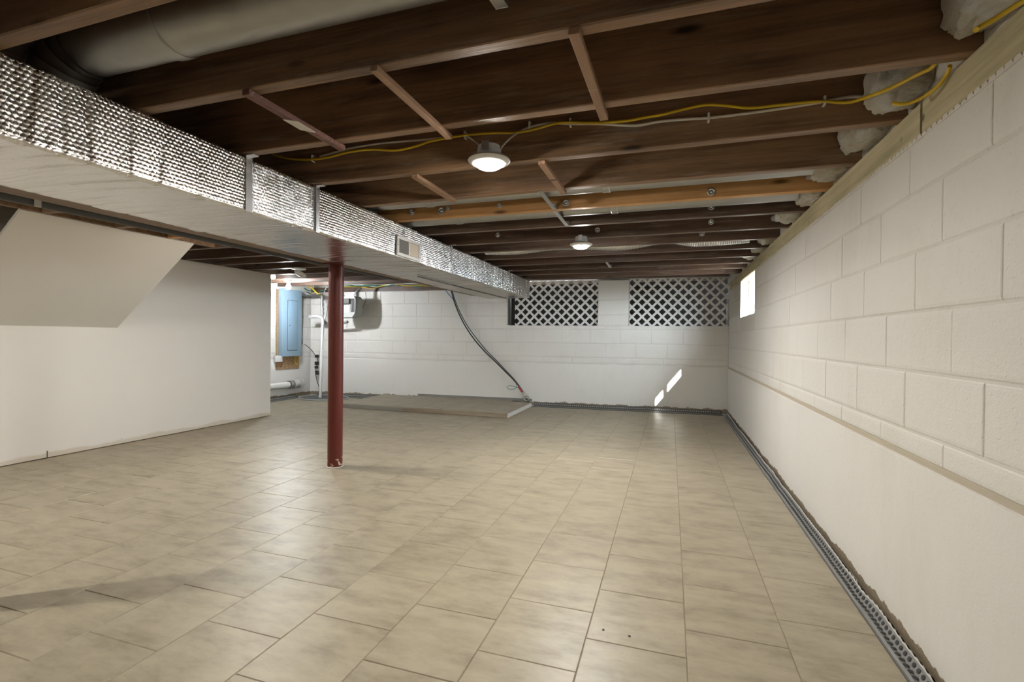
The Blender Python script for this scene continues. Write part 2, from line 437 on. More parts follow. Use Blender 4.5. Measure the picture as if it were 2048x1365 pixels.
for i in range(ny + 1):
    y = Y0 + (7.46 - Y0) * i / ny
    for j in range(nz + 1):
        z = .000 + .645 * j / nz
        n = noise.noise((y * 1.3, z * 2.2, 3.)) * .006 + noise.noise((y * 6, z * 6, 1.)) * .0015
        x = XW - .010 + n * (0 if j in (nz,) else 1)
        if j == 0: z += .012 * noise.noise((y * 5, 0, 8)); x += .01
        vs.append((x, y, z))
for i in range(ny):
    for j in range(nz): a = i * (nz + 1) + j; fs.append((a, a + nz + 1, a + nz + 2, a + 1))
k0 = len(vs)
for i in range(ny + 1): y = Y0 + (7.46 - Y0) * i / ny; vs.append((XW + .012, y, .652))
for i in range(ny): fs.append((i * (nz + 1) + nz, (i + 1) * (nz + 1) + nz, k0 + i + 1, k0 + i))
lb.add(vs, fs); obj('parged_band', lb, [M_PARGE], WR, 30)
obj('ledge_groove', MB().box(XW - .002, XW + .02, Y0, 7.46, .640, .668), [M_GROOVE], WR)
tb_ = MB(); yy = 7.46                                    # ragged plaster edge under the sill
for i in range(150):
    y = .4 + (5.25 - .4) * i / 150; h = .012 + .014 * abs(noise.noise((y * 9, 2, 0))) + random.uniform(0, .008)
    tb_.add([(XW - .003, y, 1.726), (XW - .003, y + .035, 1.726), (XW - .002, y + .032, 1.726 + h * .8), (XW - .002, y + .012, 1.726 + h),
             (XW + .012, y, 1.726), (XW + .012, y + .035, 1.726), (XW + .012, y + .032, 1.726 + h * .8), (XW + .012, y + .012, 1.726 + h)],
            [(0, 1, 2, 3), (7, 6, 5, 4), (0, 4, 5, 1), (2, 6, 7, 3), (1, 5, 6, 2), (3, 7, 4, 0)])
obj('ragged_plaster_edge', tb_, [M_CMU], WR, kind='stuff')

# sill boards
jy1 = onx(1845, 230, XW).y; jy2 = onx(1536, 508, XW).y
for i, (a, b, lab) in enumerate(((-1.5, jy1 - .006, 'near treated wood sill board on top of the right wall'), (jy1 + .006, jy2 - .003, 'long middle treated wood sill board on top of the right wall'), (jy2 + .003, 7.4, 'far end treated wood sill board above the window'))):
    sb = MB(); n = 60
    vs = []; fs = []
    for k in range(n + 1):
        y = a + (b - a) * k / n; wv = .0025 * noise.noise((y * 1.7, i, 0))
        vs += [(XW + .004 + wv, y, 1.737), (XW - .004 + wv, y, 1.744), (XW - .004 + wv, y, ZJ - .006), (XW + .003 + wv, y, ZJ), (XW + .14, y, ZJ), (XW + .14, y, 1.737)]
    for k in range(n):
        for q in range(6): fs.append((k * 6 + q, k * 6 + (q + 1) % 6, k * 6 + 6 + (q + 1) % 6, k * 6 + 6 + q))
    fs += [tuple(range(6)), tuple(range(n * 6, n * 6 + 6))[::-1]]
    sb.add(vs, fs); struct('trim_%d' % (i + 1), sb, [M_SILL], lab)

# ---- window
wn = thing('window_1', ((XW + .11), (WY0 + WY1) / 2, WZ0), label='small bright basement window set deep in the right wall', kind='structure')
XF = XW + .085
wf = MB()
for a, b, z0, z1 in ((WY0, WY0 + .045, WZ0, WZ1), (WY1 - .045, WY1, WZ0, WZ1), (WY0 + .045, WY1 - .045, WZ0, WZ0 + .04), (WY0 + .045, WY1 - .045, WZ1 - .045, WZ1)):
    wf.bbox(XF, XF + .06, a, b, z0, z1, .004)
obj('window_frame', wf, [M_FRAMEW], wn, 30)
ym = 5.65
obj('mullion', MB().bbox(XF + .01, XF + .05, ym - .03, ym + .03, WZ0 + .04, WZ1 - .045, .004), [M_FRAMEW], wn, 30)
for a, b in ((WY0 + .045, ym - .03), (ym + .03, WY1 - .045)):
    obj('pane', MB().box(XF + .03, XF + .035, a, b, WZ0 + .04, WZ1 - .045), [M_GLASS], wn)
rv = MB()                                                # white reveal lining
rv.box(XW - .001, XF, WY0 - .002, WY0 + .006, WZ0, WZ1); rv.box(XW - .001, XF, WY1 - .006, WY1 + .002, WZ0, WZ1)
rv.box(XW - .001, XW + .165, WY0, WY1, WZ0 - .004, WZ0 + .004); rv.box(XW - .001, XW + .165, WY0, WY1, WZ1 - .002, WZ1 + .006)
obj('window_reveal', rv, [M_FRAMEW], wn)
# outside: gravel, and an unseen slab added to keep the sun to a slit
og = MB().box(XW + WT, 14, -3, 16, .6, 1.22); struct('ground', og, [M_GROUND], 'pale ground outside the basement window')
DL = .8; zd = 1.615 + 1.27 * DL
obj('sun_slit_blocker', MB().box(XW + .05, XW + WT, 3.6, 9.4, 2.3, zd + .12).bbox(XW + WT - .01, XW + WT + DL, 3.6, 9.4, zd, zd + .12, .01), [M_SUNBLOCK], WR)

# ---- back wall
def bxf(p): return (p.x, bwy(p.x) - p.y, p.z)            # local (x, toward room, z)
OP = [(-2.47, -1.045, 1.245, 1.93), (-.592, XW, 1.242, 1.93)]
bb = MB()
def bwbox(mb, x0, x1, z0, z1, d0=-.2, d1=-.0045):
    n = max(1, int((x1 - x0) / 1.))
    mb.add([bxf(Vector((x, d, z))) for z in (z0, z1) for d in (d1, d0) for x in (x0, x1)],
           [(0, 2, 3, 1), (4, 5, 7, 6), (0, 1, 5, 4), (2, 6, 7, 3), (0, 4, 6, 2), (1, 3, 7, 5)])
bwbox(bb, XL - .3, XW + .2, -.2, 1.242)
bwbox(bb, XL - .3, OP[0][0], 1.242, 1.82); bwbox(bb, OP[0][1], OP[1][0], 1.242, 1.93)
bwbox(bb, XL - .3, OP[0][0], 1.82, 2.3, -.2, -.06); bwbox(bb, OP[0][0], XW + .2, 1.95, 2.3, -.2, -.06)
WB = struct('wall_back', bb, [M_MORTAR], 'white painted concrete block wall at the back')
BZ = [.672, .757, .971, 1.185, 1.391, 1.604, 1.82]
BPH = [-4.1, -4.49, -4.27, -4.49, -4.05, -4.275]
BL = .445
def place_b(x, z, d=0): return Matrix.Translation((x, bwy(x) - d, z)) @ Matrix.Rotation(math.atan(.05), 4, 'Z')
for ci in range(len(BZ) - 1):
    z0, z1 = BZ[ci], BZ[ci + 1]
    for k in range(-6, 13):
        a = BPH[ci] + BL * k; b = a + BL
        if b < XL or a > XW: continue
        a = max(a, XL); b = min(b, XW)
        zz1 = z1
        holes = []
        if z0 > 1.3 or ci == 3: holes = [(OP[0][0], XW + 1)] if z0 > 1.23 or ci >= 3 else []
        if ci == 3:                                       # course cut by the openings' sills
            for s0, s1 in cut(a, b, [(XL - 1, OP[0][0])]):
                if s1 - s0 > .03: block_obj(WB, s1 - s0 - random.choice((.0015, .004, .008)), 1.24 - z0 - .009, place_b((s0 + s1) / 2, (z0 + 1.24) / 2, random.uniform(-.001, .001)), M_CMU)
        for s0, s1 in cut(a, b, holes):
            if s1 - s0 < .03: continue
            block_obj(WB, s1 - s0 - random.choice((.0015, .004, .008)), z1 - z0 - .009, place_b((s0 + s1) / 2, (z0 + z1) / 2, random.uniform(-.001, .001)), M_CMU)
for z0, z1 in ((1.245, 1.41), (1.41, 1.634), (1.634, 1.93)):
    block_obj(WB, OP[1][0] - OP[0][1] - .004, z1 - z0 - .008, place_b((OP[1][0] + OP[0][1]) / 2, (z0 + z1) / 2), M_CMU)
pb = MB(); vs = []; fs = []; nx = 150; nz = 9
for i in range(nx + 1):
    x = XL + (XW - XL) * i / nx
    for j in range(nz + 1):
        z = .655 * j / nz; n = noise.noise((x * 1.3, z * 2.2, 7.)) * .006 + noise.noise((x * 6, z * 6, 5.)) * .0015
        if j == nz: n = 0
        vs.append(bxf(Vector((x, .010 + n, z))))
for i in range(nx):
    for j in range(nz): a = i * (nz + 1) + j; fs.append((a, a + nz + 1, a + nz + 2, a + 1))
k0 = len(vs)
for i in range(nx + 1): vs.append(bxf(Vector((XL + (XW - XL) * i / nx, -.012, .664))))
for i in range(nx): fs.append((i * (nz + 1) + nz, (i + 1) * (nz + 1) + nz, k0 + i + 1, k0 + i))
pb.add(vs, fs); obj('parged_band', pb, [M_PARGE], WB, 30)
# opening reveals
for x0, x1, z0, z1 in OP:
    q = MB(); bwbox(q, x0 - .003, x1 + .003, z0 - .012, z0, -.2, .004); obj('opening_sill', q, [M_PARGE], WB)
# sill timber on the lower part of the back wall
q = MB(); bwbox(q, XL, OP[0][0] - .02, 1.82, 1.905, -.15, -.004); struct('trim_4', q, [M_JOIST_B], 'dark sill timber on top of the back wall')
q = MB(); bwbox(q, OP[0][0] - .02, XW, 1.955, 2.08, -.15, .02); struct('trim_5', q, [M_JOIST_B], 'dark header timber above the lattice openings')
# crawl space behind
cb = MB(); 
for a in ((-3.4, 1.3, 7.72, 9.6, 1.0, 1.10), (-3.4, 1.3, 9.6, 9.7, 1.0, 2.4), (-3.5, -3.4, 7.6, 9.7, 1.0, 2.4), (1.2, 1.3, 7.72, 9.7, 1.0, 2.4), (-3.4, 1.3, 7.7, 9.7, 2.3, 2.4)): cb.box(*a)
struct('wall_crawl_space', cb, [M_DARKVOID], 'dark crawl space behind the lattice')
for (x0, x1), lab in (((-2.40, -1.05), 'pale board seen through the top of the lattice beside the duct'), ((-.58, .95), 'pale board seen through the top of the lattice by the window')):
    tag(obj('crawl_board', MB().bbox(x0, x1, 8.0, 8.04, 1.955, 2.09, .004), [M_STRIPWOOD]), lab, 'board')

# ---- left walls
q = MB().box(XL - .2, XL - .0055, Y0 - .2, 7.3, -.2, 2.3); WL = struct('wall_left', q, [M_MORTAR], 'white painted block wall behind the electrical panel')
rotl = Matrix.Rotation(pi / 2, 4, 'Z')
for ci in range(len(BZ) - 1):
    for k in range(-6, 9):
        a = 5.3 + (.22 if ci % 2 else 0) + BL * k; b = min(a + BL, 7.14)
        if b < 4.6 or b - a < .04: continue
        block_obj(WL, b - a - .009, BZ[ci + 1] - BZ[ci] - .009, Matrix.Translation((XL, (a + b) / 2, (BZ[ci] + BZ[ci + 1]) / 2)) @ rotl, M_CMU)
obj('parged_band', MB().bbox(XL - .02, XL + .012, 4.4, 7.14, 0, .66, .006), [M_PARGE], WL, 30)
# partition with the soffit under the stairs
pp = MB()
pp.bbox(XP - .11, XP, Y0, 5.05, .005, ZJ - .003, .002)
WP = struct('wall_partition', pp, [M_DRY], 'smooth pale plasterboard partition wall on the left')
struct('wall_stairwell', MB().box(XP - .09, XP - .03, Y0, 3.6, ZJ - .003, 2.087), [M_DRY], 'shaded grey wall above the left end of the stair soffit')
yn = onz(94, 917, 0).y; obj('base_seam', MB().box(XP - .003, XP + .0006, yn - .004, yn + .004, .004, .062), [M_SLOT], WP)
for px, py in ((243, 878), (431, 849)):
    p = onx(px, py, XP); obj('screw_hole', MB().lathe([(.004, 0), (.004, .0007)], (XP, p.y, p.z), 'x', 8), [M_SLOT], WP)
q = MB().box(XL, XP - .11, 3.6, 3.7, -.1, 2.3); struct('wall_closet', q, [M_CMU], 'hidden end wall behind the partition')
q = MB().box(XL - .2, XW + .2, Y0 - .15, Y0, -.2, 2.3); struct('wall_front', q, [M_PARGE], 'white wall behind the camera')
so = MB(); sa = Vector((XP, 0, 1.105)); sbv = Vector((-3.99, 0, ZJ - .006)); dv = (sbv - sa).normalized(); nv = Vector((-dv.z, 0, dv.x)) * .02
so.prism([sa + Vector((0, 2.0, 0)), sbv + Vector((0, 2.0, 0)), sbv + nv + Vector((0, 2.0, 0)), sa + nv + Vector((0, 2.0, 0))], (0, 1.2, 0))
soffit = struct('wall_stair_soffit', so, [M_DRY], 'sloping plasterboard soffit under the stairs')
q = MB().prism([(XP, 0, 1.14), (-3.99 - .02, 0, ZJ + .005), (XP, 0, ZJ + .005)], (0, .02, 0)); q.xf(lambda p: (p.x, p.y + 3.165, p.z)); obj('soffit_end', q, [M_DRY], soffit)

# ---- ceiling: subfloor boards + joists
cbm = MB().box(XL - .3, XW + .25, Y0 - .2, 7.9, 2.115, 2.3)
CE = struct('ceiling', cbm, [M_SUBFLOOR], 'dark open joist ceiling with old subfloor boards')
x = XL
while x < XW:
    wdt = .135; obj('subfloor_board', MB().box(x + .003, min(x + wdt, XW + .02), Y0, 7.8, 2.088, 2.114), [M_SUBFLOOR], CE); x += wdt
JF = [-3.05, -2.61, -2.17, -1.74, -1.30, -.87, -.43, 0.0, .43, .865, 1.285, 1.712, 2.157, 2.600, 3.005, 3.455, 3.912, 4.30, 4.72, 5.168, 5.582, 5.985, 6.425]
JW = .047
for i, y in enumerate(JF):
    x0 = XL if not (1.9 < y < 3.4) else -3.985
    jb = MB(); n = 40; vs = []; fs = []
    for k in range(n + 1):
        xx = x0 + (XW + .1 - x0) * k / n; s = .003 * noise.noise((xx * .9, i * 3.1, 0)); c = .004 * noise.noise((xx * .8, i * 3.1, 9))
        vs += [(xx, y - JW + c, ZJ + .003 + s), (xx, y - JW + .004 + c, ZJ + s), (xx, y - .004 + c, ZJ + s), (xx, y + c, ZJ + .003 + s), (xx, y + c, 2.0875), (xx, y - JW + c, 2.0875)]
    for k in range(n):
        for q in range(6): fs.append((k * 6 + q, k * 6 + (q + 1) % 6, k * 6 + 6 + (q + 1) % 6, k * 6 + 6 + q))
    fs += [tuple(range(6)), tuple(range(n * 6, n * 6 + 6))[::-1]]
    jb.add(vs, fs)
    amber = abs(y - 3.005) < .01
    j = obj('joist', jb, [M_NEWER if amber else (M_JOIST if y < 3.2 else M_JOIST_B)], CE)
    if amber: tag(j, label='amber coloured newer joist')
obj('stair_header', MB().bbox(-4.035, -3.988, 1.66, 3.45, ZJ + .003, 2.085, .003), [M_JOIST], CE)

# ================================================================== THINGS
# ---- girder and steel columns
gx0, gx1 = -2.632, -2.470
tag(obj('girder', MB().bbox(gx0, gx1, Y0 + .02, 6.3, 1.628, ZJ - .002, .006), [M_GIRDER]), 'long wooden girder beside the foil duct carrying the joists', 'beam')
def column(y, lab):
    t = thing('steel_column', (-2.55, y, 0), label=lab, category='column')
    obj('shaft', MB().lathe([(.058, .006), (.058, 1.618)], (-2.55, y, 0), n=40), [M_RED], t, 40)
    obj('base_plate', MB().lathe([(.066, .0012), (.066, .004), (.061, .007)], (-2.55, y, 0), n=32), [M_CONC_L], t, 40)
    obj('cap_plate', MB().bbox(-2.625, -2.475, y - .075, y + .075, 1.617, 1.627, .002), [M_RED], t)
column(3.27, 'dark red round steel column standing on the tiles under the duct')
column(1.10, 'dark red round steel column just out of frame on the left')

# ---- foil wrapped trunk duct
def dx(y): return -1.797 - max(0, y - 2.2) * .012
ZB, ZT, DW = 1.60, 1.843, .605
duct = thing('foil_duct', (-2.1, 3, ZB), label='silver bubble foil wrapped rectangular duct hanging below the joists', category='duct')
def duct_sec(y0, y1, step, m, swell=0., seed=0, wr=.0035, bub=1.):
    per = []                                             # perimeter, from right-top going down, under, up the left, over
    W, Hh, r = DW + 2 * swell, ZT - ZB + swell, .014
    def corner(cx, cz, a0):
        for k in range(5): a = a0 - pi / 2 * k / 4; per.append((cx + r * cos(a), cz + r * sin(a)))
    def line(p, q, n):
        for k in range(1, n): per.append((p[0] + (q[0] - p[0]) * k / n, p[1] + (q[1] - p[1]) * k / n))
    zt, zb = ZT, ZB - swell; xr, xl = swell, -DW - swell
    corner(xr - r, zt - r, pi / 2); line((xr, zt - r), (xr, zb + r), 52); corner(xr - r, zb + r, 0); line((xr - r, zb), (xl + r, zb), 26)
    corner(xl + r, zb + r, -pi / 2); line((xl, zb + r), (xl, zt - r), 8); corner(xl + r, zt - r, pi); line((xl + r, zt), (xr - r, zt), 10)
    L = [0]
    for i in range(1, len(per)): L.append(L[-1] + math.dist(per[i], per[i - 1]))
    n = len(per); ns = max(2, int((y1 - y0) / step)); mb = MB(); vs = []; fs = []; uv = []
    cx0, cz0 = -DW / 2, (zt + zb) / 2
    for i in range(ns + 1):
        y = y0 + (y1 - y0) * i / ns
        for k, (px, pz) in enumerate(per):
            nx_, nz_ = 0, 0
            if px > xr - r * .9: nx_ = 1
            elif px < xl + r * .9: nx_ = -1
            if pz < zb + r * .9: nz_ = -1
            d = wr * (noise.noise((y * 9, L[k] * 2.2, seed)) + .6 * noise.noise((y * 26, L[k] * 7, seed + 3)))
            cr = abs(noise.noise((y * 7.5, L[k] * .6, seed + 9))); d -= .005 * max(0, 1 - cr * 12)
            if nz_ == -1 and nx_ == 0:
                ph = (y + .10 * noise.noise((px * 2.2, y * .8, seed)) - .10 * px) / .083
                wv = abs(ph - round(ph)); am = max(0, .35 + noise.noise((round(ph) * 3.7, px * 3, 5)))
                d = d * .22 - .0055 * am * max(0, 1 - wv * 9)
            if bub and nx_ == 1:
                u0, v0 = y / .0165, L[k] / .02858
                q = min(math.hypot((u0 + o) % 1 - .5, ((v0 + o) % 1 - .5) * 1.732) for o in (0., .5))
                d += .0042 * bub * math.sqrt(max(0., .2 - q * q))
            if pz > zt - .05 and nx_ != 1: d = min(d, 0)
            vs.append((dx(y) + px + nx_ * d, y, pz + nz_ * d)); uv.append((y, L[k]))
    for i in range(ns):
        for k in range(n): fs.append((i * n + k, i * n + (k + 1) % n, (i + 1) * n + (k + 1) % n, (i + 1) * n + k))
    fs += [tuple(range(n)), tuple(range(ns * n, ns * n + n))[::-1]]
    mb.add(vs, fs); mb.uv = uv
    und = [1 if per[k][1] < zb + .002 and per[(k + 1) % n][1] < zb + .002 else 0 for k in range(n)]
    mb.m = und * ns + [0, 0]
    obj('foil_wrap', mb, [m, M_FOIL_B], duct, 60)
duct_sec(-2.6, .55, .03, M_FOIL, 0, 1, bub=0)
duct_sec(.55, 1.69, .0042, M_FOIL, 0, 1)
duct_sec(1.69, 2.14, .0042, M_FOIL_W, .001, 2, .007, .45)
duct_sec(2.14, 4.66, .0042, M_FOIL, 0, 3, .005)
duct_sec(4.66, 6.42, .0045, M_FOIL, .005, 4, .006)
def strap_u(y, wd, m, name='hanger_strap', drop=0.):
    X = dx(y); mb = MB()
    mb.bbox(X + .004, X + .009, y - wd / 2, y + wd / 2, ZB - .002, ZT + .003, .001)
    mb.bbox(X - .012, X + .045, y - wd / 2, y + wd / 2, ZT + .001, ZT + .006, .001)
    obj(name, mb, [m], duct)
strap_u(1.697, .034, M_STRAP); strap_u(2.140, .026, M_STRAP); strap_u(3.842, .012, M_GALV); strap_u(5.5, .012, M_GALV)
obj('bottom_seam', MB().box(dx(5) - .34, dx(5) - .337, 3.9, 6.4, ZB - .0125, ZB - .004), [M_SLOT], duct)
# supply register on the duct's face
RX = dx(3.12) + .006
reg = thing('air_register', (RX, 3.12, 1.61), label='small white air register on the side of the foil duct', category='vent')
ra, rb_, rz0, rz1 = 2.935, 3.265, 1.612, 1.752
fm = MB(); fz = .022
for a in ((ra, rb_, rz0, rz0 + fz), (ra, rb_, rz1 - fz, rz1), (ra, ra + .026, rz0 + fz, rz1 - fz), (rb_ - .026, rb_, rz0 + fz, rz1 - fz), ((ra + rb_) / 2 - .007, (ra + rb_) / 2 + .007, rz0 + fz, rz1 - fz)):
    fm.bbox(RX, RX + .012, a[0], a[1], a[2], a[3], .002)
obj('frame', fm, [M_WHITE], reg, 30)
obj('back_box', MB().box(RX - .002, RX + .001, ra + .02, rb_ - .02, rz0 + .02, rz1 - .02), [M_SLOT], reg)
my = (ra + rb_) / 2
for k in range(9):
    y = ra + .034 + k * (my - .012 - ra - .034) / 8.5
    obj('louver_fin', MB().box(RX + .002, RX + .010, y, y + .003, rz0 + fz, rz1 - fz), [M_METER], reg)
obj('damper_panel', MB().bbox(RX + .002, RX + .007, my + .009, rb_ - .028, rz0 + fz + .003, rz1 - fz - .003, .001), [M_BEIGE], reg)
for y in (ra + .011, rb_ - .011): obj('screw', MB().lathe([(.004, 0), (.0035, .0025), (.001, .003)], (RX + .012, y, (rz0 + rz1) / 2), 'x', 10), [M_METER], reg)

# ---- round branch ducts in the joist bays
def branch(y, r, zc, x0, x1, lab, elbow=True, name='round_branch_duct'):
    t = thing(name, ((x0 + x1) / 2, y, zc - r), label=lab, category='duct')
    path = [(x1, y, zc), ((x0 + x1) / 2, y, zc), (x0 + .001, y, zc)]
    obj('pipe', MB().tube(path, r, 36), [M_GALVPIPE], t, 40)
    k = x0 + .12
    for i, xx in enumerate((k + .25, k + 1.35)):
        if xx < x1: obj('crimp_band', MB().lathe([(r + .001, -.022), (r + .005, -.018), (r + .005, .018), (r + .001, .022)], (xx, y, zc), 'x', 36), [M_GALVPIPE], t, 40)
    if elbow:
        pts = []; rr = []; R = min(.16, zc - ZT + r + .05)
        for i in range(9):
            a = pi / 2 * i / 8; pts.append((x0 - R * sin(a), y, zc - R * (1 - cos(a)))); rr.append(r + (.006 if i % 2 else 0))
        mb = MB()
        for i in range(4):                               # gored segments
            mb.tube(pts[2 * i:2 * i + 3], [r + .004, r + .001, r - .002], 36, False)
        mb.tube([pts[-1], (pts[-1][0], y, ZT + .004)] if pts[-1][2] > ZT + .03 else [pts[-1], (pts[-1][0], y, pts[-1][2] - .004)], r, 36, False)
        obj('elbow', mb, [M_GALVPIPE], t, 60)
branch(1.075, .088, 1.978, -1.80, XW - .28, 'large grey round branch duct in the joist bay nearest the camera')
branch(2.75, .075, 1.948, -1.82, XW - .12, 'grey round branch duct in the bay before the amber joist')
branch(3.195, .078, 1.942, -1.82, XW - .1, 'grey round branch duct in the bay behind the amber joist')
fb_ = MB(); pts = [(-1.75, 4.53, 1.945), (-1.45, 4.52, 1.930), (-1.1, 4.52, 1.953), (-.75, 4.52, 1.945), (-.42, 4.52, 1.925), (-.1, 4.52, 1.965), (.02, 4.52, 1.962), (.2, 4.52, 1.929), (.45, 4.52, 1.931), (.62, 4.52, 1.94)]
pts = smooth_path(pts, 40); fb_.tube(pts, [.07 + .004 * (1 if i % 3 == 0 else -.3) for i in range(len(pts))], 22); fb_.uv = [(p.x, p.y + p.z) for p in fb_.v]
tag(obj('flexible_duct', fb_, [M_FOIL_W], smooth=80), 'sagging silver flexible duct between the far joists', 'duct')

# ---- battens nailed across the joists
def batten(x, y0, y1, wd, m, lab, skew=0., th=.019):
    mb = MB().bbox(-wd / 2, wd / 2, y0, y1, ZJ - th - .001, ZJ - .001, .002); mb.xf(lambda p: (p.x + x + skew * (p.y - y0), p.y, p.z))
    tag(obj('wood_batten', mb, [m]), lab, 'batten', 'thin battens nailed across the joists')
batten(-1.320, 1.235, 1.725, .030, M_BATTEN_RED, 'dark red painted batten with torn pale paper nearest the duct')
batten(-.838, 1.235, 1.752, .024, M_BATTEN, 'bare wood batten above the near ceiling light')
batten(-.244, 1.235, 1.758, .030, M_BATTEN, 'split bare wood batten right of the near ceiling light', .02)
batten(-1.201, 2.12, 2.575, .034, M_BATTEN, 'short tan batten behind the near light towards the duct')
batten(-.558, 2.12, 2.60, .032, M_BATTEN, 'short tan batten just behind the near ceiling light')
q = MB().prism([(-1.335, 1.41, ZJ - .0235), (-1.295, 1.44, ZJ - .0235), (-1.300, 1.54, ZJ - .0235), (-1.338, 1.50, ZJ - .0235)], (0, 0, .0025))
tag(obj('paper_scrap', q, [M_WCABLE]), 'torn pale blue paper scrap stuck to the red batten', 'paper')
# metal bridging straps
def mstrap(p, q, lab, wd=.028, up=.0):
    p, q = Vector(p), Vector(q); mb = MB(); d = (q - p); s = Vector((wd / 2, 0, 0)); t = Vector((0, 0, .003))
    mb.prism([p - s, p + s, q + s, q - s], t)
    if up: mb.prism([q - s, q + s, q + s + Vector((0, 0, up)), q - s + Vector((0, 0, up))], (0, .003, 0))
    tag(obj('metal_strap', mb, [M_STRAP]), lab, 'strap', 'metal bridging straps under the joists')
mstrap((-.42, .84, ZJ - .004), (-.42, 1.178, ZJ + .045), 'pale metal strap at the top edge between the nearest joists', .034, .05)
mstrap((-.682, 2.57, ZJ - .004), (-.690, 2.945, ZJ - .004), 'bright metal strap ending on the amber joist', .026, .035)
mstrap((-.698, 3.0, ZJ - .004), (-.704, 3.40, ZJ - .004), 'bright metal strap just beyond the amber joist', .026, .035)
mstrap((-.642, 5.13, ZJ - .004), (-.647, 5.53, ZJ - .004), 'small metal strap between far joists beyond the second light', .026, .035)

# ---- round washers on the joist faces
def washer(px, py, yj, lab, r=.021):
    p = ony(px, py, yj - .003)
    mb = MB().lathe([(r, .000), (r, -.004), (r * .8, -.006), (r * .45, -.003), (r * .3, -.008), (r * .12, -.010)], p, 'y', 18)
    tag(obj('plastic_washer', mb, [M_STRAP], smooth=40), lab, 'washer', 'round washers on the joists')
FY = 3.005 - JW; HY = 3.912 - JW; IY = 4.30 - JW
washer(1422, 384, FY, 'shiny round washer on the amber joist at its right')
washer(1132, 406, FY, 'shiny round washer on the amber joist beside the metal strap')
washer(999, 412, FY, 'small round washer on the amber joist left of the metal strap', .017)
washer(896, 417, FY, 'tiny round washer on the amber joist beside a larger one', .013)
washer(883, 422, FY, 'large shiny washer on the amber joist near its left end', .025)
washer(824, 425, FY, 'leftmost shiny washer on the amber joist next to the duct')
GY = 3.455 - JW
washer(1422, 414, GY, 'washer half hidden behind the amber joist at the right')
washer(1422, 444, HY, 'washer on the dark joist two behind the amber one')
washer(1548, 437, HY, 'rightmost washer on a dark joist near the right wall')
washer(1195, 460, HY, 'washer on a dark joist right of the second light')
washer(996, 470, HY, 'washer on a dark joist left of the second light')
washer(1404, 468, IY, 'low washer on a dark joist far right of the second light')

# ---- ceiling lamps
def led(px, py, lab, z=1.782, pos=None, area=7, dome=21, col=WARM):
    p = onz(px, py, z) if pos is None else Vector(pos); c = Vector((p.x, p.y, z))
    t = thing('led_ceiling_light', (c.x, c.y, z - .01), label=lab, category='ceiling light', group='round led lights hung under the joists')
    obj('trim_ring', MB().lathe([(.0545, -.012), (.058, -.0125), (.084, -.001), (.089, .005), (.085, .012), (.060, .022), (.052, .024)], c, n=48), [M_WHITE], t, 40)
    obj('diffuser', MB().lathe([(.001, -.030), (.018, -.0293), (.034, -.0262), (.046, -.0205), (.052, -.0145), (.054, -.009)], c, n=40), [m_emit('led_diffuser_lit', col, dome / (pi * .0105))], t, 40)
    obj('housing', MB().lathe([(.052, .022), (.050, .045), (.047, .062), (.046, .066), (.02, .067)], c, n=32), [M_HOUS], t, 40)
    obj('spring_clip', MB().bbox(c.x - .012, c.x + .018, c.y - .056, c.y - .050, z + .03, z + .072, .001), [M_STRAP], t)
    ld = bpy.data.lights.new('led_glow', 'AREA'); ld.shape = 'DISK'; ld.size = .09; ld.energy = area; ld.color = col
    lo = bpy.data.objects.new('led_glow', ld); COL.objects.link(lo); lo.location = Vector((0, 0, -.024)); lo.parent = t
    return c
L1 = led(978, 325, 'lit round led light under the near joists')
L2 = led(1162, 491, 'lit round led light under the far joists', area=22, dome=22, col=(1, .975, .93))
led(0, 0, 'lit round led light behind the camera', pos=(-.75, -1.1, 0), area=5, dome=8)
led(0, 0, 'lit round led light on the left beside the stair soffit', pos=(-3.5, .45, 0), area=18, dome=25)
led(0, 0, 'lit round led light tucked between the joists left of the girder', z=1.875, pos=(-3.2, 3.19, 0), area=8, dome=19)
def bulb(c, lab, watts, stem=0.):
    c = Vector(c)
    t = thing('bare_bulb_lamp', (c.x, c.y, c.z - .045), label=lab, category='lamp', group='bare bulb lamps by the panel')
    obj('bulb', MB().lathe([(.002, -.045), (.018, -.042), (.029, -.030), (.033, -.012), (.030, .006), (.021, .024), (.0145, .036), (.0135, .05)], c, n=28), [m_emit('bulb_lit', COOL, watts / (pi * .0125))], t, 60)
    obj('lampholder', MB().lathe([(.019, .034), (.023, .04), (.026, .062), (.05, .070), (.057, .078), (.057, max(.09, min(.13, ZJ - c.z - .003))), (.05, max(.094, min(.134, ZJ - c.z - .001)))], c, n=32), [M_WHITE], t, 40)
    if stem: obj('stem', MB().lathe([(.012, .09), (.012, stem)], c, n=14), [M_WHITE], t, 40)
    return t
bp = ony(577, 573, 5.80); bulb(bp, 'lit bare bulb on a white holder in front of the electrical panel', BULB_W, 2.086 - bp.z)
bp2 = ony(546, 552, 5.37); bulb((bp2.x, bp2.y, bp2.z), 'lit bare bulb peeking past the end of the partition', BULB_W * .04, 2.086 - bp2.z)

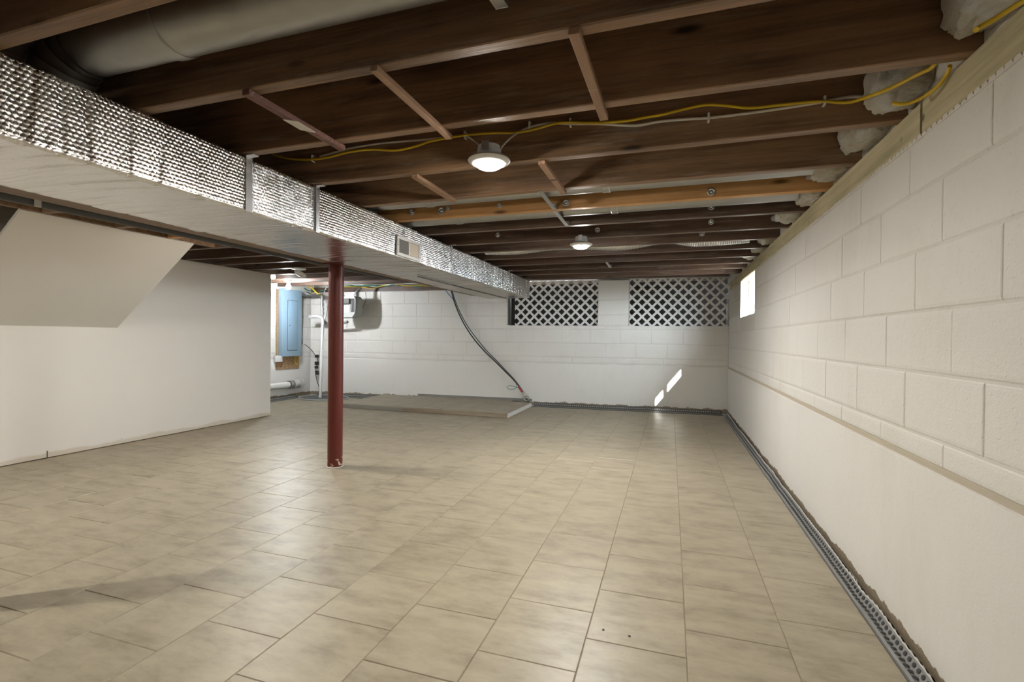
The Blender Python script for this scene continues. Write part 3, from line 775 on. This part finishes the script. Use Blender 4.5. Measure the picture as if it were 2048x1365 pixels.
# ---- cables stapled along the joist
YD = 2.157 - JW - .010
def cable(name, pts, r, m, lab, cat='cable', k=6, n=8, flat=None):
    mb = MB().tube(smooth_path(pts, k), r, n)
    return tag(obj(name, mb, [m], smooth=60), lab, cat)
def on_d(l, dy=0.): return [ony(x, y, YD - dy) for x, y in l]
ypts = on_d([(545, 309), (580, 318), (625, 319), (660, 314), (700, 304), (745, 299), (790, 301), (830, 293), (860, 283), (895, 276), (935, 270), (985, 266), (1035, 265), (1075, 257), (1110, 247), (1140, 245), (1190, 246), (1250, 242), (1290, 235), (1330, 228), (1365, 219), (1410, 210), (1450, 211), (1500, 216), (1560, 210), (1640, 203), (1695, 205)], .013)
ypts += [ony(1740, 192, 1.98), ony(1790, 172, 1.86), ony(1835, 149, 1.79), ony(1862, 136, 1.76), ony(1875, 122, 1.735)]
cable('electrical_cable', ypts, .0062, M_YELLOW, 'long yellow electrical cable stapled along a joist past the near light')
cable('electrical_cable', on_d([(640, 313), (700, 297), (760, 287), (830, 281), (880, 276), (925, 271)]) + [ony(946, 279, 2.06), ony(958, 290, L1.y + .02), ony(962, 300, L1.y)], .0055, M_WCABLE, 'short white cable running from the duct to the near light')
cable('electrical_cable', [ony(999, 303, L1.y), ony(1004, 292, L1.y + .02), ony(1020, 276, 2.05)] + on_d([(1040, 263), (1060, 254), (1100, 246), (1140, 248), (1200, 248), (1270, 251), (1320, 243), (1380, 238), (1417, 236), (1500, 226), (1590, 213), (1650, 203), (1700, 194), (1740, 194), (1775, 200), (1790, 208)]), .0058, M_WCABLE, 'long white cable leading from the near light to the right wall')
cable('electrical_cable', [ony(1786, 206, 1.90), ony(1800, 208, 1.89), ony(1820, 206, 1.88), ony(1850, 192, 1.85), ony(1880, 168, 1.80), ony(1895, 146, 1.77), ony(1900, 132, 1.745)], .006, M_YELLOW, 'yellow cable loop curling in front of the insulation by the sill')
cable('electrical_cable', [onx(1952, 60, .66), onx(1960, 54, .67), onx(1990, 38, .69), onx(2030, 12, .71), onx(2075, -14, .73)], .006, M_YELLOW, 'yellow cable at the top right corner over the sill')
for i, ((x, y), lab) in enumerate((((627, 318), 'cable staple near the duct'), ((931, 271), 'cable staple just left of the near light'), ((1060, 252), 'cable staple just right of the near light'), ((1141, 246), 'cable staple under the split batten'), ((1417, 236), 'cable staple halfway along the white cable'), ((1648, 203), 'cable staple near the right wall insulation'))):
    p = ony(x, y, YD); mb = MB()
    mb.bbox(p.x - .004, p.x + .004, p.y - .014, p.y - .009, p.z - .016, p.z + .016, .001)
    mb.bbox(p.x - .004, p.x + .004, p.y - .012, p.y + .012, p.z - .017, p.z - .013, .001); mb.bbox(p.x - .004, p.x + .004, p.y - .012, p.y + .012, p.z + .013, p.z + .017, .001)
    tag(obj('cable_staple', mb, [M_WHITE]), 'white ' + lab, 'staple', 'staples holding the cables')

# ---- insulation tufts at the joist ends
def tuft(x0, x1, y0, y1, z0, z1, lab, seed):
    bm = bmesh.new(); bmesh.ops.create_icosphere(bm, subdivisions=5, radius=1)
    mb = MB(); vs = []
    for v in bm.verts:
        p = v.co; q = Vector([math.copysign(abs(c) ** .7, c) for c in p])
        d = 1 + .20 * noise.noise(p * 1.8 + Vector((seed, 0, 0))) + .10 * noise.noise(p * 5 + Vector((0, seed, 0))) + .05 * noise.noise(p * 13)
        q = q * d
        vs.append(((x0 + x1) / 2 + q.x * (x1 - x0) / 2, min(max((y0 + y1) / 2 + q.y * (y1 - y0) / 2, y0 - .01), y1 + .01), min((z0 + z1) / 2 + q.z * (z1 - z0) / 2, 2.085)))
    bm.verts.index_update(); mb.add(vs, [[v.index for v in f.verts] for f in bm.faces]); bm.free()
    tag(obj('insulation_tuft', mb, [M_INSUL], smooth=180), lab, 'insulation', 'insulation stuffed into the joist ends')
bays = [(1.285, 1.712), (1.712, 2.157), (2.157, 2.600), (2.600, 3.005), (3.005, 3.455), (3.455, 3.912), (3.912, 4.30), (4.30, 4.72), (4.72, 5.168), (5.168, 5.582), (5.582, 5.985)]
tl = ['white insulation tuft at the top right corner of the ceiling', 'large white insulation tuft behind the yellow cable loop', 'white insulation tuft in the third joist bay along the sill', 'torn yellowish insulation by the grey branch duct end', 'small insulation tuft behind the amber joist', 'tan insulation tuft left of the sill beyond the amber joist', None, 'white insulation tuft at the end of the flexible duct', 'small white insulation tuft near the window side of the sill', 'white insulation tuft above the window', None]
for i, ((a, b), lab) in enumerate(zip(bays, tl)):
    if lab: tuft((.685, .655, .69, .655, .69, .67, .7, .68, .69, .69, .7)[i], XW + .05, a + (.20 if i == 1 else .012), b - JW - .012, ZJ + .008, 2.08, lab, i * 7.3 + 1)

# ---- lattice panels
def lattice(x0, x1, z0, z1, lab, ph=0.):
    t = thing('lattice_panel', ((x0 + x1) / 2, bwy((x0 + x1) / 2) + .06, z0), label=lab, category='lattice', group='white lattice panels in the back wall openings')
    W2, H2 = x1 - x0, z1 - z0; wd, pit, th = .0325, .1025, .006
    for lay, sg in ((0, 1), (1, -1)):
        k = -int((W2 + H2) / (pit * sqrt(2))) - 2
        while k * pit * sqrt(2) < W2 + H2 + .4:
            c = k * pit * sqrt(2) + ph * (1 if sg > 0 else .6); hw = wd / sqrt(2); k += 1
            poly = [(c - hw, 0), (c + hw, 0), (c + hw + H2 + .0, H2), (c - hw + H2, H2)] if sg > 0 else [(c - hw, 0), (c + hw, 0), (c + hw - H2, H2), (c - hw - H2, H2)]
            poly = clip_poly(poly, 0, W2, 0, H2)
            if len(poly) < 3: continue
            ar = abs(sum(poly[i][0] * poly[(i + 1) % len(poly)][1] - poly[(i + 1) % len(poly)][0] * poly[i][1] for i in range(len(poly)))) / 2
            if ar < .0004: continue
            mb = MB().prism([(x0 + u, 0, z0 + v) for u, v in poly], (0, th, 0))
            mb.xf(lambda p: (p.x, bwy(p.x) + .05 + (0 if lay == 0 else th + .0006) + p.y, p.z))
            obj('slat', mb, [M_VINYL], t)
lattice(-2.36, -1.052, 1.247, 1.945, 'white diagonal lattice panel in the opening beside the duct', .03)
lattice(-.588, XW - .006, 1.244, 1.947, 'white diagonal lattice panel in the opening nearest the window', .05)
q = MB().bbox(-2.46, -2.44, 7.36, 7.46, 1.25, 1.93, .002); tag(obj('dark_gap_strip', q, [M_DARKGREY]), 'dark strip standing in for the shaded gap left of the lattice', 'board')  # dark grey strip added to draw the shade in the gap

# ---- low tiled slab by the back wall
SX0, SX1, SY0, SZ = -4.62, -2.0, 5.985, .062
slab = thing('tiled_slab', ((SX0 + SX1) / 2, 6.6, .0015), label='low tiled concrete slab raised beside the back wall', category='slab')
sm = MB(); yb0, yb1 = bwy(SX0) - .03, bwy(SX1) - .22
sm.add([(SX0, SY0, .0015), (SX1, SY0, .0015), (SX1, yb1, .0015), (SX0, yb0, .0015), (SX0, SY0, SZ - .008), (SX1, SY0, SZ - .008), (SX1, yb1, SZ - .008), (SX0, yb0, SZ - .008)],
       [(3, 2, 1, 0), (4, 5, 6, 7), (0, 1, 5, 4), (1, 2, 6, 5), (2, 3, 7, 6), (3, 0, 4, 7)])
obj('slab_body', sm, [M_CONC_L], slab)
for i in range(8):
    for j in range(4):
        a = SX0 + (SX1 - SX0) * i / 8; b = SX0 + (SX1 - SX0) * (i + 1) / 8; c = SY0 + TY * j; d = min(c + TY, min(bwy(a) - .03, bwy((a + b) / 2) - (.22 if i == 7 else .05)))
        if d - c < .03: continue
        tb = tile_mb(b - a - .003, d - c - .003); mb = MB().add([p + Vector(((a + b) / 2, (c + d) / 2, SZ)) for p in tb.v], tb.f); obj('tile', mb, [M_TILE], slab)
q = MB(); bwbox(q, -4.0, -2.05, SZ - .01, SZ + .03, .004, .030); obj('joint_gap', q, [M_CONC], slab)
obj('edge_board', MB().bbox(-3.55, SX1 + .002, SY0 - .010, SY0 - .0005, .004, SZ - .006, .001), [M_STRIPWOOD], slab)
obj('edge_strip', MB().bbox(SX0, -3.55, SY0 - .008, SY0 - .0005, .004, SZ - .008, .001), [M_CONC], slab)

# ---- drainage membrane strips in the gap between floor and wall
def membrane(name, P0, P1, N, lab, width=.055, seed=0, rise=.035, rows=2, base=None):
    """ribbon from the tile edge (P0-P1) leaning to the wall along N"""
    P0, P1, N = Vector(P0), Vector(P1), Vector(N).normalized(); D = (P1 - P0); L = D.length; D.normalize(); mb = MB()
    n = int(L / .02); prof = [(0, -.045), (.004, .004), (.012, .008), (width * .55, .004), (width * .9, rise)]
    vs = []; fs = []; K = len(prof)
    wob = lambda t: .009 * noise.noise((t * 1.4, seed, 0)) + .004 * noise.noise((t * 6, seed, 4))
    for i in range(n + 1):
        t = L * i / n; o = P0 + D * t; wv = wob(t)
        for k, (u, z) in enumerate(prof): vs.append(o + N * (u + (wv if k > 1 else 0)) + Vector((0, 0, z + (wv * 1.2 if k == K - 1 else 0))))
    for i in range(n):
        for k in range(K - 1): a = i * K + k; fs.append((a, a + 1, a + K + 1, a + K))
    mb.add(vs, fs, 0)
    m = int(L / .03)
    for i in range(m):
        for rw in range(rows):
            t = (i + .5 + .5 * (rw % 2)) * .03; o = P0 + D * t; wv = wob(t)
            if rw == 0: c = o + N * (.021 + wv) + Vector((0, 0, .0078)); e1, e2 = D, N
            else: 
                c = o + N * (width * .72 + wv) + Vector((0, 0, rise * .5 + .004)); e1 = D; e2 = (N * (width * .35) + Vector((0, 0, rise - .004))).normalized()
            up = e1.cross(e2); up = up if up.z > 0 else -up
            r = .0085; ring = [c + (e1 * cos(2 * pi * q / 8) + e2 * sin(2 * pi * q / 8)) * r + up * .0012 for q in range(8)]
            mb.add(ring, [tuple(range(8))], 1)
    # pale serrated top edge
    vs = []; fs = []
    for i in range(n + 1):
        t = L * i / n; o = P0 + D * t; wv = wob(t); z = rise + wv * 1.2
        vs += [o + N * (width * .9 + wv - .001) + Vector((0, 0, z - .001)), o + N * (width * .9 + wv + .001) + Vector((0, 0, z + (.008 if i % 2 else .002)))]
    for i in range(n): fs.append((2 * i, 2 * i + 1, 2 * i + 3, 2 * i + 2))
    mb.add(vs, fs, 2)
    tag(obj(name, mb, [base or M_MEMBR, M_MEMBR_E if base else M_MEMBR_SHADE, base or M_MEMBR_E]), lab, 'membrane', kind='stuff')
membrane('drain_membrane', (XE + .001, -.6, 0), (XE + .001, ye(XE) - .01, 0), (1, 0, 0), 'grey dimpled drainage strip along the foot of the right wall', .050, 1)
membrane('drain_membrane', (XE - .01, ye(XE) + .001, 0), (SX1 + .01, ye(SX1) + .001, 0), (0, 1, 0), 'dark dimpled drainage strip along the foot of the back wall', .19, 2, .045, 2, M_MEMBR_K)
membrane('drain_membrane', (XL + .20, 4.8, 0), (XL + .20, 6.75, 0), (-1, 0, 0), 'dark dimpled drainage strip under the white drain pipe', .17, 3, .04, 2, M_MEMBR_K)
membrane('drain_membrane', (SX0 - .02, bwy(-5) - .235, 0), (XL + .22, bwy(-6) - .235, 0), (0, 1, 0), 'dark dimpled drainage strip beside the sump cover', .2, 4, .04, 2, M_MEMBR_K)

# ---- sump cover and discharge pipe
sc0 = onz(648, 797, .004)
sump = thing('sump_cover', (sc0.x, sc0.y, .001), label='dark grey oval sump cover on the floor in the far corner', category='cover')
def ell(a, b, h0, h1, c): 
    mb = MB().lathe([(1, h0), (1, h1 - .004), (.985, h1), (.93, h1)], (0, 0, 0), n=48); return mb.xf(lambda p: (c.x + p.x * a, c.y + p.y * b, p.z))
obj('lid', ell(.42, .30, .0015, .018, sc0), [M_DARKGREY], sump, 40)
obj('rim', MB().tube([(sc0.x + .43 * cos(2 * pi * i / 48), sc0.y + .31 * sin(2 * pi * i / 48), .012) for i in range(49)], .010, 8), [M_METER], sump, 60)
dp = onz(640, 796, .02); dpx, dpy = dp.x - .02, dp.y + .03
DY = bwy(-5.6) - .28
dis = thing('discharge_pipe', (dpx, dpy, .018), label='white upright sump discharge pipe with an elbow near the meter', category='pipe')
zt_ = 1.335
path = smooth_path([(dpx, dpy, .019), (dpx, dpy + .01, .4), (dpx - .02, dpy + .05, .9), (dpx - .03, dpy + .08, zt_ - .06), (dpx - .05, dpy + .085, zt_), (dpx - .12, dpy + .09, zt_ + .03), (dpx - .28, dpy + .10, zt_ + .035)], 8)
obj('pipe', MB().tube(path, .024, 20), [M_PVC], dis, 60)
for z in (.62, 1.0): 
    c = Vector((dpx - .012 if z < .8 else dpx - .022, dpy + .03 if z < .8 else dpy + .057, z)); obj('coupling', MB().lathe([(.0245, -.035), (.029, -.033), (.029, .033), (.0245, .035)], c, n=20), [M_PVC], dis, 40)
ex = Vector(path[-1]); obj('outlet_cap', MB().lathe([(.025, -.03), (.032, -.028), (.032, .02), (.028, .024)], ex, 'x', 20), [M_PVC], dis, 40)

# ---- electrical panel on its plywood
PXF = XL + .112
pa = onx(565, 577, PXF); pb_ = onx(603, 712, PXF); py0, py1, pz0, pz1 = pa.y, pb_.y, pb_.z, pa.z
bk = onx(600, 736, XL + .02)
tag(obj('plywood_backer', MB().bbox(XL + .0125, XL + .026, py0 - .03, py1 + .04, bk.z, 1.80, .002), [M_OSB]), 'brown wood backing board behind the electrical panel', 'board')
pan = thing('breaker_box', (XL + .06, (py0 + py1) / 2, pz0), label='blue grey electrical breaker panel on the far left wall', category='panel')
obj('body', MB().bbox(XL + .028, PXF - .004, py0 + .006, py1 - .006, pz0 + .006, pz1 - .006, .004), [M_PANEL], pan, 30)
obj('front_cover', MB().bbox(PXF - .004, PXF, py0, py1, pz0, pz1, .0015), [M_PANEL], pan, 30)
da = onx(576, 601, PXF); db = onx(594, 700, PXF)
door = obj('door', MB().bbox(PXF + .0002, PXF + .007, da.y, db.y, db.z, da.z, .002), [M_PANELD], pan, 30)
obj('door_outline', MB().box(PXF + .0001, PXF + .0012, da.y - .008, db.y + .008, db.z - .012, da.z + .006), [M_SLOT], pan)  # dark plate showing as an outline around the door
ld_ = onx(579, 651, PXF + .008)
obj('latch', MB().bbox(PXF + .007, PXF + .012, ld_.y - .022, ld_.y + .022, ld_.z - .02, ld_.z + .02, .002), [M_PANEL], door)
obj('latch_mark', MB().box(PXF + .012, PXF + .013, ld_.y - .012, ld_.y + .012, ld_.z - .011, ld_.z + .004), [M_BLACK], door)
for y, z in ((py0 + .02, pz0 + .02), (py1 - .02, pz0 + .02), (py1 - .02, (pz0 + pz1) / 2), (py1 - .02, pz1 - .02)):
    obj('screw', MB().lathe([(.006, 0), (.005, .003), (.002, .004)], (PXF, y, z), 'x', 10), [M_STRAP], pan)
wb0 = onx(554, 711, XL + .09); wb1 = onx(566, 724, XL + .09)
tag(obj('outlet_box', MB().bbox(XL + .0265, XL + .085, wb0.y, wb1.y, wb1.z, wb0.z - .01, .004), [M_WHITE], smooth=30), 'small white box under the left corner of the panel', 'box')
yl = onx(592, 712, XL + .05)
cable('electrical_cable', [(XL + .05, yl.y - .03, pz0 - .005), (XL + .055, yl.y - .035, pz0 - .08), (XL + .055, yl.y - .01, pz0 - .14), (XL + .055, yl.y + .025, pz0 - .145), (XL + .055, yl.y + .045, pz0 - .08), (XL + .05, yl.y + .04, pz0 - .005)], .006, M_YELLOW, 'yellow cable loop hanging below the electrical panel')
sl = onx(607, 684, XL + .03); tag(obj('outlet_box', MB().bbox(XL + .0005, XL + .045, sl.y - .03, sl.y + .035, sl.z - .05, sl.z + .05, .004), [M_WHITE]), 'small white outlet box right of the panel', 'box')
# corded adapters
cp = [onx(609, 689, XL + .06), onx(617, 695, XL + .10)] + [onb(x, y, .12) for x, y in ((624, 702), (631, 712), (636, 722), (632, 735), (631, 748), (634, 762), (638, 775), (637, 785), (635, 795))]
cable('power_cord', cp, .0055, M_BLACK, 'thin black power cord hanging beside the white pipe')
ps = thing('hanging_adapters', onb(633, 752, .1), label='black plug adapters bundled on the hanging power cord', category='adapter')
for (x, y, w_, h_) in ((634, 713, .055, .05), (634, 727, .065, .06), (633, 735, .05, .045), (634, 744, .055, .035), (635, 748, .05, .03)):
    p = onb(x, y, .09); obj('plug', MB().bbox(p.x - w_ / 2, p.x + w_ / 2, p.y - .025, p.y + .02, p.z - h_ / 2, p.z + h_ / 2, .006), [M_BLACK], ps, 30)
# drain pipe
pc0 = onx(541, 773, XL + .09); pc1 = onx(578, 771, XL + .09); zc = (pc0.z + pc1.z) / 2
dr = thing('drain_pipe', (XL + .09, pc1.y, zc - .06), label='white plastic drain pipe with a clamped coupling on the far left wall', category='pipe')
obj('pipe', MB().tube([(XL + .09, 4.6, zc + .02), (XL + .09, 5.5, zc + .01), (XL + .09, pc1.y, zc)], .055, 28), [M_PVC], dr, 60)
obj('rubber_coupling', MB().lathe([(.056, 0), (.062, .004), (.062, .10), (.057, .104)], (XL + .09, pc1.y - .02, zc), 'y', 28), [M_DARKGREY], dr, 40)
obj('metal_sleeve', MB().lathe([(.063, .02), (.065, .022), (.065, .08), (.063, .082)], (XL + .09, pc1.y - .02, zc), 'y', 28), [M_STRAP], dr, 40)
obj('old_hub', MB().lathe([(.058, .10), (.072, .11), (.072, .16), (.064, .17), (.064, .24), (.078, .25), (.078, .30), (.06, .31)], (XL + .09, pc1.y - .02, zc), 'y', 28), [M_CONC_L], dr, 40)

# ---- gas pipe and meter on the back wall
GD = .34
gas = thing('gas_pipe', onb(645, 640, GD), label='grey threaded gas pipe with elbows left of the meter', category='pipe')
g0, g1, g2, g3, g4 = onb(608, 592, .27), onb(638, 592, .27), onb(644, 600, .27), onb(645, 637, .27), onb(655, 648, .27)
obj('pipe', MB().tube([g0, g1], .017, 16), [M_GASPIPE], gas, 60)
obj('wall_flange', MB().lathe([(.034, -.03), (.034, .02), (.02, .025)], g0, 'x', 20), [M_DARKGREY], gas, 40)
obj('elbow', MB().tube(smooth_path([g1, g1.lerp(Vector((g2.x, g1.y, g1.z)), .6), Vector((g2.x, g2.y, g1.z - .02)), g2], 6), .026, 16), [M_GASPIPE], gas, 60)
obj('riser', MB().tube([g2, g3], .018, 16), [M_GASPIPE], gas, 60)
for f in (.25, .5, .72): obj('coupling', MB().lathe([(.019, -.03), (.028, -.027), (.028, .027), (.019, .03)], g2.lerp(g3, f), 'z', 12), [M_GASPIPE], gas, 30)
obj('lower_elbow', MB().tube(smooth_path([g3, g3 + Vector((.01, 0, -.04)), g4, g4 + Vector((.1, 0, -.005))], 6), .028, 16), [M_GASPIPE], gas, 60)
ma, mb1 = onb(690, 594, GD), onb(718, 636, GD)
obj('branch', MB().tube([g4 + Vector((.08, 0, 0)), (ma.x + .02, g4.y, g4.z + .03)], .02, 16), [M_GASPIPE], gas, 60)
met = thing('gas_meter', ((ma.x + mb1.x) / 2, ma.y, mb1.z), label='grey gas meter hung on the back wall behind the column', category='meter')
mx0, mx1, mz0, mz1 = ma.x - .10, mb1.x, mb1.z, ma.z; mcx = (mx0 + mx1) / 2
prof = [(mx0 + .03, mz0), (mx1 - .06, mz0), (mx1 - .015, mz0 + .06), (mx1, mz0 + .14), (mx1, mz1 - .05), (mx1 - .03, mz1), (mx0 + .03, mz1), (mx0, mz1 - .05), (mx0, mz0 + .05)]
obj('body', MB().prism([(x, ma.y - .09, z) for x, z in prof], (0, .19, 0)), [M_METER], met, 20)
obj('flange_rib', MB().prism([(mcx + (x - mcx) * 1.05, ma.y - .012, (mz0 + mz1) / 2 + (z - (mz0 + mz1) / 2) * 1.05) for x, z in prof], (0, .024, 0)), [M_METER], met, 20)
obj('index_box', MB().bbox(mx0 + .06, mx1 - .09, ma.y - .135, ma.y - .088, mz1 - .13, mz1 - .04, .006), [M_DARKGREY], met, 30)
obj('dial_plate', MB().bbox(mx0 + .05, mx1 - .10, ma.y - .096, ma.y - .0895, mz0 + .08, mz1 - .15, .002), [M_CONC_L], met)
for dx_ in (.028, .062): obj('side_rib', MB().bbox(mx1 - dx_ - .011, mx1 - dx_ + .011, ma.y - .103, ma.y - .088, mz0 + .09, mz1 - .04, .004), [M_DARKGREY], met, 30)
obj('pipe', MB().tube(smooth_path([(mx1 - .055, ma.y, mz1 - .005), (mx1 - .055, ma.y, mz1 + .06), (mx1 - .03, ma.y + .03, mz1 + .11), (mx1 - .0, ma.y + .06, mz1 + .15)], 6), .021, 14), [M_GASPIPE], met, 60)
obj('pipe', MB().tube(smooth_path([(mx0 + .055, ma.y, mz1 - .005), (mx0 + .055, ma.y, mz1 + .07), (mx0 + .03, ma.y + .02, mz1 + .14)], 6), .021, 14), [M_GASPIPE], met, 60)
for xx in (mx1 - .055, mx0 + .055): obj('union_nut', MB().lathe([(.034, 0), (.034, .03), (.024, .034)], (xx, ma.y, mz1 - .002), n=8), [M_GASPIPE], met)
cable('thin_wire', [onb(731, 585, .05), onb(732, 598, .07), onb(727, 612, .1), onb(716, 622, .16), onb(708, 626, .2)], .004, M_BLACK, 'thin black wire curling from the ceiling to the meter', 'wire')
# wires and pipes under the far left joists
cable('electrical_cable', [onb(612, 570, .3), onb(622, 575, .3), onb(630, 583, .28), onb(637, 589, .27), onb(643, 592, .29)], .012, M_YELLOW, 'bundle of yellow green cable dropping to the gas pipe elbow')
cable('electrical_cable', [onb(x, y, .35) for x, y in ((688, 566), (705, 569), (725, 569), (745, 566), (757, 562), (775, 561), (812, 560), (850, 558))], .010, M_PVC, 'white cable sagging under the joists behind the column')
cable('electrical_cable', [onb(x, y, .45) for x, y in ((712, 555), (726, 559), (745, 561), (765, 559), (785, 555))], .009, M_BLUE, 'blue cable under the joists behind the column')
cable('electrical_cable', [onb(x, y, .08) for x, y in ((690, 574), (720, 574), (745, 577), (765, 572), (785, 568), (815, 572), (840, 571), (865, 573), (880, 572))], .008, M_YELLOW, 'yellow cable wandering along the top of the back wall')
cable('electrical_cable', [onb(x, y, .05) for x, y in ((640, 582), (660, 579), (690, 571), (715, 573), (740, 571), (770, 573), (800, 568), (830, 573), (870, 568))], .008, M_GREEN, 'green wire wandering along the top of the back wall')
cable('electrical_cable', [onb(x, y, .12) for x, y in ((645, 603), (648, 586), (653, 576), (665, 571), (680, 572), (700, 570), (760, 569), (840, 567))], .007, M_PVC, 'white cable rising beside the gas pipe elbow')
cable('electrical_cable', [onb(x, y, .15) for x, y in ((604, 570), (610, 578), (618, 582), (626, 580), (628, 572), (622, 567))], .007, M_GREEN, 'green wire loop beside the electrical panel')
cable('thin_wire', [onb(x, y, .14) for x, y in ((613, 584), (622, 588), (632, 588), (640, 584), (655, 580))], .006, M_BLACK, 'black wire loop over the gas pipe', 'wire')
cable('thin_wire', [onb(x, y, .1) for x, y in ((664, 580), (658, 596), (655, 615), (652, 632), (650, 646))], .005, M_METER, 'thin grey wire beside the gas pipe', 'wire')
hk = onb(731, 546, .6); tag(obj('cable_hook', MB().lathe([(.03, .0), (.03, .006), (.006, .01), (.005, .10), (.012, .11)], (hk.x, hk.y, hk.z - .06), n=14), [M_WHITE], smooth=40), 'small white hook hanging below a joist behind the column', 'hook')
# smoke alarms
sp = onz(566, 531, ZJ - .004); sp.y = 4.697; tag(obj('mounting_disc', MB().lathe([(.078, -.018), (.080, -.012), (.080, -.001), (.07, 0)], (sp.x, sp.y, ZJ - .001), n=36), [M_WHITE], smooth=40), 'round white smoke alarm base fixed under a joist', 'smoke alarm')
al = thing('smoke_alarm', (sp.x, sp.y + .03, ZJ - .10), label='round white smoke alarm dangling below its base', category='smoke alarm')
tl_ = Matrix.Rotation(radians(-28), 3, 'X') @ Matrix.Rotation(radians(14), 3, 'Y'); c_ = Vector((sp.x, sp.y + .03, ZJ - .062))
q = MB().lathe([(.03, -.026), (.06, -.024), (.072, -.014), (.074, .0), (.072, .006)], n=36); q.xf(lambda p: c_ + tl_ @ p); obj('cover', q, [M_WHITE], al, 40)
q = MB().box(-.045, .045, -.005, .005, -.027, -.023); q.xf(lambda p: c_ + tl_ @ p); obj('slot', q, [M_SLOT], al)
obj('lead_wire', MB().tube([(sp.x, sp.y, ZJ - .016), (sp.x + .01, sp.y + .02, ZJ - .04), tuple(c_)], .003, 6), [M_WCABLE], al)

# ---- coax bundle down the back wall
cpx = [(897, 571), (903, 584), (908, 602), (918, 628), (932, 655), (950, 681), (970, 704), (990, 723), (1010, 743), (1028, 761), (1040, 776), (1049, 789)]
for i, (o, m, lab) in enumerate(((0, M_BLACK, 'black cable drooping from the ceiling across the back wall'), (4, M_DARKGREY, 'dark grey cable beside the black one across the back wall'))):
    cable('drooping_cable', [onb(x + o * (1 - abs(k - 5) / 6), y - o * .6 * (1 - abs(k - 5) / 6), .07 + .02 * i) for k, (x, y) in enumerate(cpx)], .0105 - .002 * i, m, lab)
cable('drooping_cable', [onb(x, y, .06) for x, y in ((877, 570), (888, 577), (898, 590), (907, 600), (912, 612))], .006, M_BLUE, 'thin blue cable joining the drooping cables', 'cable')
cable('green_wire', [onb(x, y, .09) for x, y in ((1032, 768), (1033, 775), (1026, 779), (1016, 778), (1014, 774), (1020, 772), (1030, 774), (1038, 777))], .004, M_GREEN, 'small green wire loop at the end of the drooping cables', 'wire')
e0, e1 = onb(1037, 774, .075), onb(1045, 785, .085)
tag(obj('red_tape', MB().tube([e0, e1], .017, 12), [M_REDPEX], smooth=60), 'red tape wrapped round the end of the drooping cables', 'tape')
e2 = onb(1053, 797, .09)
clp = thing('ground_clamp', (e2.x, e2.y, e2.z - .05), label='small metal ground clamp at the foot of the back wall', category='clamp')
obj('clamp_body', MB().tube([e1 + Vector((.005, 0, -.005)), e2], .018, 10), [M_GALV], clp, 40)
obj('ring', MB().tube([(e2.x + .045 * cos(2 * pi * i / 20), e2.y - .02, e2.z + .04 * sin(2 * pi * i / 20)) for i in range(21)], .011, 8), [M_GALV], clp, 60)
obj('stake', MB().tube([e2, (e2.x + .05, e2.y, .005)], .013, 10), [M_DARKGREY], clp, 40)

# ---- pipes beside the girder on the left
bp_ = [onx(-90, 352, -2.70), onx(0, 383, -2.70), onx(120, 417, -2.70), onx(330, 456, -2.70)]
zz = sum(p.z for p in bp_[1:3]) / 2
tag(obj('black_pipe', MB().tube([(-2.70, -1.0, zz), (-2.70, 1.2, zz), (-2.70, 4.4, zz + .01)], .026, 20), [M_BLACKPIPE], smooth=60), 'black iron pipe running along the girder', 'pipe')
sy_ = onx(67, 398, -2.7).y
hs_ = MB().bbox(-2.672, -2.669, sy_ - .013, sy_ + .013, zz - .03, ZJ - .002, .001); 
tag(obj('pipe_hanger', hs_, [M_WHITE]), 'pale perforated hanger strap around the black pipe', 'strap')
cable('red_pipe', [(-2.95, .2, 1.725), (-2.95, 1.1, 1.715), (-2.93, 1.7, 1.71), (-2.86, 2.3, 1.72)], .011, M_REDPEX, 'red plastic water pipe beside the black pipe', 'pipe')

# ---- small debris
for i, ((x, y, s), lab) in enumerate((((542 - 0, 942, .010), 'white paint chip on the tiles left of the column'), ((1795, 1283, .018), 'white scrap on the floor near the right wall'), ((1207, 1261, .006), 'dark speck on the near tiles'), ((1259, 1274, .005), 'tiny dark crumb on the near tiles'))):
    if i == 0: x, y = 421, 942
    p = onz(x, y, .0); mb = MB().prism([p + Vector((s * cos(a) * random.uniform(.5, 1.2), s * sin(a) * random.uniform(.5, 1.), .0004)) for a in (0, 1.1, 2.2, 3.3, 4.4, 5.4)], (0, 0, .003))
    tag(obj('floor_scrap', mb, [M_WHITE if i < 2 else M_BLACK]), lab, 'scrap')
